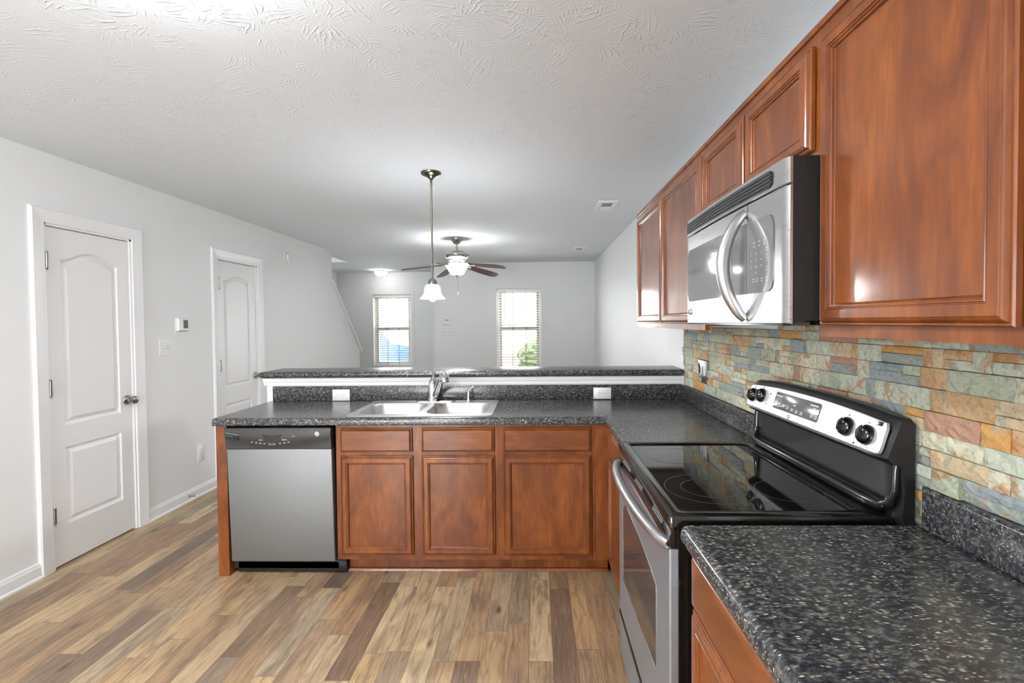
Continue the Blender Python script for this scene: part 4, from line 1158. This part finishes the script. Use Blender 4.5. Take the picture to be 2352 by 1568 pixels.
for k in range(29):
    t_ = k / 28; a = PI * t_
    hp.append((SP - 0.012, 1.447 + 0.297 * t_, bow(SP) + 0.004 + 0.062 * math.sin(a) ** 0.75))
obj('handle', tube(nb(), hp, [0.010 + 0.006 * math.sin(PI * k / 28) ** 0.6 for k in range(29)], 14, 1.15), 'steel_flat', md, TM)
bd = obj('badge', lathe(nb(), [(0.012, 0.003), (0.012, 0.007), (0.010, 0.008)], (-1.878, 1.477, bow(-1.878)), 24), 'silver', md, TM)
monogram(bd, TM, -1.878, 1.477, bow(-1.878) + 0.0082, 0.0105)
bm = nb(); bx(bm, 0.60, XR - 0.036, MY0 + 0.02, MY1 - 0.02, MZ0 - 0.004, MZ0 + 0.0075)
obj('bottom_grille', bm, 'black', mw)

# ---------------------------------------------------------------- pendant, fan, ceiling lights, vents
PXc, PYc = -0.700, 3.268
pd_ = thing('pendant_light', 'metal pendant with a white bell glass shade hanging over the sink', 'pendant light', (PXc, PYc, 1.60))
obj('canopy', lathe(nb(), [(0.068, ZC), (0.068, ZC - 0.010), (0.062, ZC - 0.018), (0.038, ZC - 0.028), (0.020, ZC - 0.038), (0.010, ZC - 0.050)], (PXc, PYc, 0), 36), 'pewter', pd_)
obj('stem', lathe(nb(), [(0.0075, ZC - 0.048), (0.0085, ZC - 0.055), (0.0085, ZC - 0.085), (0.0062, ZC - 0.09), (0.0062, 1.742)], (PXc, PYc, 0), 16), 'pewter', pd_)
obj('socket_cap', lathe(nb(), [(0.008, 1.744), (0.018, 1.740), (0.028, 1.730), (0.032, 1.718), (0.033, 1.700), (0.030, 1.698)], (PXc, PYc, 0), 28), 'nickel', pd_)
obj('shade', lathe(nb(), [(0.031, 1.702), (0.040, 1.699), (0.048, 1.690), (0.052, 1.675), (0.054, 1.655), (0.058, 1.640), (0.066, 1.625), (0.078, 1.614), (0.084, 1.608), (0.082, 1.606), (0.064, 1.622), (0.052, 1.645), (0.048, 1.680), (0.030, 1.697)], (PXc, PYc, 0), 40, False, False), 'lamp_pendant', pd_, smooth=60)
obj('bulb', lathe(nb(), [(0.006, 1.588), (0.018, 1.594), (0.024, 1.610), (0.022, 1.632), (0.012, 1.660), (0.010, 1.690)], (PXc, PYc, 0), 20), 'lamp_bulb', pd_, smooth=60)

FX, FY = -0.952, 5.85
fan = thing('ceiling_fan', 'five-blade ceiling fan with a lit white glass bowl', 'ceiling fan', (FX, FY, 1.77))
obj('canopy', lathe(nb(), [(0.068, ZC), (0.066, ZC - 0.012), (0.056, ZC - 0.034), (0.040, ZC - 0.056), (0.032, ZC - 0.066)], (FX, FY, 0), 32), 'nickel', fan)
obj('downrod', lathe(nb(), [(0.012, ZC - 0.06), (0.012, 2.315), (0.022, 2.312), (0.022, 2.295)], (FX, FY, 0), 16), 'nickel', fan)
obj('motor_housing', lathe(nb(), [(0.03, 2.302), (0.10, 2.298), (0.135, 2.285), (0.146, 2.262), (0.142, 2.240), (0.120, 2.218), (0.104, 2.212), (0.100, 2.190), (0.070, 2.180)], (FX, FY, 0), 40), 'nickel', fan, smooth=60)
obj('light_collar', lathe(nb(), [(0.060, 2.182), (0.060, 2.150), (0.045, 2.140)], (FX, FY, 0), 28), 'nickel', fan)
obj('glass_bowl', lathe(nb(), [(0.150, 2.150), (0.146, 2.140), (0.126, 2.112), (0.100, 2.070), (0.078, 2.030), (0.060, 2.022), (0.012, 2.020), (0.012, 2.024), (0.058, 2.028), (0.094, 2.076), (0.140, 2.146), (0.147, 2.152)], (FX, FY, 0), 40, False, False), 'lamp_fan', fan, smooth=60)
obj('finial', lathe(nb(), [(0.026, 2.024), (0.024, 2.014), (0.010, 2.004), (0.006, 1.985), (0.002, 1.978)], (FX, FY, 0), 18), 'nickel', fan)
obj('pull_chain', tube(nb(), [(FX + 0.010, FY - 0.02, 2.02), (FX + 0.012, FY - 0.02, 1.80)], 0.0016, 6), 'nickel', fan)
obj('pull_fob', lathe(nb(), [(0.003, 1.81), (0.008, 1.795), (0.010, 1.775), (0.006, 1.765), (0.002, 1.763)], (FX + 0.012, FY - 0.02, 0), 12), 'white_plastic', fan)
blade_mesh = None
for k in range(5):
    th = math.radians(43 + 72 * k)            # measured from +y towards +x
    Tb = TR(FX, FY, 2.158) @ Matrix.Rotation(-th, 4, 'Z') @ Matrix.Rotation(-0.125 - (0.04 if k in (0, 4) else 0.0), 4, 'X')
    pts = []
    Lb0, Lb1 = 0.185, 0.665
    for (x, y) in ((-0.052, Lb0), (-0.066, Lb0 + 0.2), (-0.070, Lb1 - 0.09), (-0.066, Lb1 - 0.045), (-0.030, Lb1), (0.040, Lb1 - 0.012), (0.068, Lb1 - 0.065), (0.070, Lb1 - 0.12), (0.064, Lb0 + 0.2), (0.052, Lb0)): pts.append((x, y))
    bm = prism(nb(), pts, 2, -0.003, 0.003)
    bmesh.ops.transform(bm, matrix=Matrix.Rotation(math.radians(-12), 4, 'Y'), verts=bm.verts)
    b_ = obj('blade', bm, 'blade', fan, Tb)
    bm = nb()
    for sgn in (-1, 1):
        tube(bm, [(sgn * 0.010, 0.08, 0.006), (sgn * 0.022, 0.13, -0.006), (sgn * 0.036, 0.19, -0.004 + sgn * 0.006), (sgn * 0.020, 0.245, -0.004 + sgn * 0.003)], 0.005, 8)
    bx(bm, -0.030, 0.030, 0.19, 0.215, -0.008, -0.001)
    obj('blade_iron', bm, 'nickel', b_, Tb)

def flush_light(label, x, y, rad, drop, mat):
    o = thing('ceiling_light', label, 'ceiling light', (x, y, ZC - drop))
    obj('mounting_ring', lathe(nb(), [(rad * 0.72, ZC), (rad * 0.72, ZC - 0.022), (rad * 0.66, ZC - 0.030)], (x, y, 0), 32), 'nickel', o)
    obj('glass_dome', lathe(nb(), [(rad * 0.70, ZC - 0.024), (rad * 0.98, ZC - 0.034), (rad, ZC - 0.050), (rad * 0.92, ZC - drop * 0.68), (rad * 0.7, ZC - drop * 0.86), (rad * 0.35, ZC - drop * 0.97), (0.004, ZC - drop)], (x, y, 0), 36), mat, o, smooth=60)
flush_light('small round lit ceiling light near the entry, left of the fan', -2.95, 9.18, 0.115, 0.118, 'lamp_entry')
flush_light('ceiling light over the kitchen just above the photo frame', -1.0, 1.02, 0.15, 0.13, 'lamp_kitchen')

def vent(label, x0, x1, y0, y1, gx0, gx1, gy0, gy1):
    o = thing('ceiling_vent', label, 'vent', ((x0 + x1) / 2, (y0 + y1) / 2, ZC - 0.012))
    bm = nb()
    bx(bm, x0, gx0, y0, y1, ZC - 0.008, ZC - 0.0002, 0.002); bx(bm, gx1, x1, y0, y1, ZC - 0.008, ZC - 0.0002, 0.002)
    bx(bm, gx0, gx1, y0, gy0, ZC - 0.008, ZC - 0.0002, 0.002); bx(bm, gx0, gx1, gy1, y1, ZC - 0.008, ZC - 0.0002, 0.002)
    obj('vent_frame', bm, 'trim', o)
    obj('backing', box(gx0, gx1, gy0, gy1, ZC - 0.002, ZC - 0.0002), 'slot', o, smooth=0)
    bm = nb(); n = 9
    for k in range(n):
        yy = gy0 + (gy1 - gy0) * (k + 0.5) / n
        bx(bm, gx0, gx1, yy - 0.0012, yy + 0.0012, ZC - 0.008, ZC - 0.002)
    obj('louvres', bm, 'grey_plastic', o)
vent('nearer ceiling air vent beside the upper cabinets', 0.535, 0.705, 4.10, 4.465, 0.578, 0.664, 4.165, 4.278)
vent('farther small ceiling air vent near the far right corner', 0.52, 0.69, 6.58, 6.92, 0.562, 0.648, 6.70, 6.81)

# ---------------------------------------------------------------- outside the front windows
struct('floor_lawn', box(-14, 10, YB + 0.14, 40, -0.3, -0.12), 'lawn', 'pale lawn outside the front windows', 'lawn', smooth=0)
car = thing('parked_car', 'blue car parked outside, seen through the left-hand blind', 'car', (-4.2, 12.6, -0.12))
prof = [(-6.3, 0.25), (-2.35, 0.25), (-2.3, 0.55), (-2.45, 0.80), (-3.25, 0.90), (-3.55, 0.95), (-3.95, 1.40), (-4.2, 1.46), (-5.4, 1.46), (-5.95, 1.0), (-6.3, 0.92), (-6.4, 0.6)]
obj('car_body', prism(nb(), prof, 1, 11.75, 13.45), 'car_paint', car)
obj('side_window', prism(nb(), [(-3.72, 0.98), (-4.03, 1.34), (-4.6, 1.36), (-4.6, 0.98)], 1, 11.735, 11.748), 'glass_dark', car)
obj('side_window', prism(nb(), [(-4.68, 0.98), (-4.68, 1.36), (-5.35, 1.34), (-5.75, 1.0)], 1, 11.735, 11.748), 'glass_dark', car)
for x in (-3.05, -5.55):
    bm = lathe(nb(), [(0.31, -0.1), (0.33, -0.06), (0.33, 0.06), (0.31, 0.1)], (0, 0, 0), 28)
    obj('wheel', bm, 'tyre', car, frame((x, 11.80, 0.21), '-y'))
    bm = lathe(nb(), [(0.20, 0.0), (0.19, 0.02), (0.05, 0.03)], (0, 0, 0), 20)
    obj('hubcap', bm, 'silver', car, frame((x, 11.70, 0.21), '-y'))
def shrub(label, x, y, r, h):
    bm = nb(); bmesh.ops.create_icosphere(bm, subdivisions=4, radius=1.0)
    for v in bm.verts:
        k = 1 + random.uniform(-0.12, 0.12)
        v.co = Vector((x + v.co.x * r * k, y + v.co.y * r * k, -0.12 + h / 2 + v.co.z * h / 2 * k))
    o = obj('shrub', bm, 'leaf', None, smooth=0); tag(o, label, 'shrub')
shrub('green shrub outside, seen through the right side of the right-hand blind', 0.05, 13.6, 0.55, 1.05)
fn = thing('garden_fence', 'wooden fence far outside, coloured pale as if overexposed, behind the blinds', 'fence', (0, 22, -0.12))
bm = nb()
for k in range(46): bx(bm, -6.0 + k * 0.26, -6.0 + k * 0.26 + 0.235, 22.0, 22.03, -0.12, 1.5)
obj('boards', bm, 'fence', fn)
obj('rail', box(-6, 6, 22.03, 22.08, 0.3, 0.4), 'fence', fn); obj('rail', box(-6, 6, 22.03, 22.08, 1.1, 1.2), 'fence', fn)
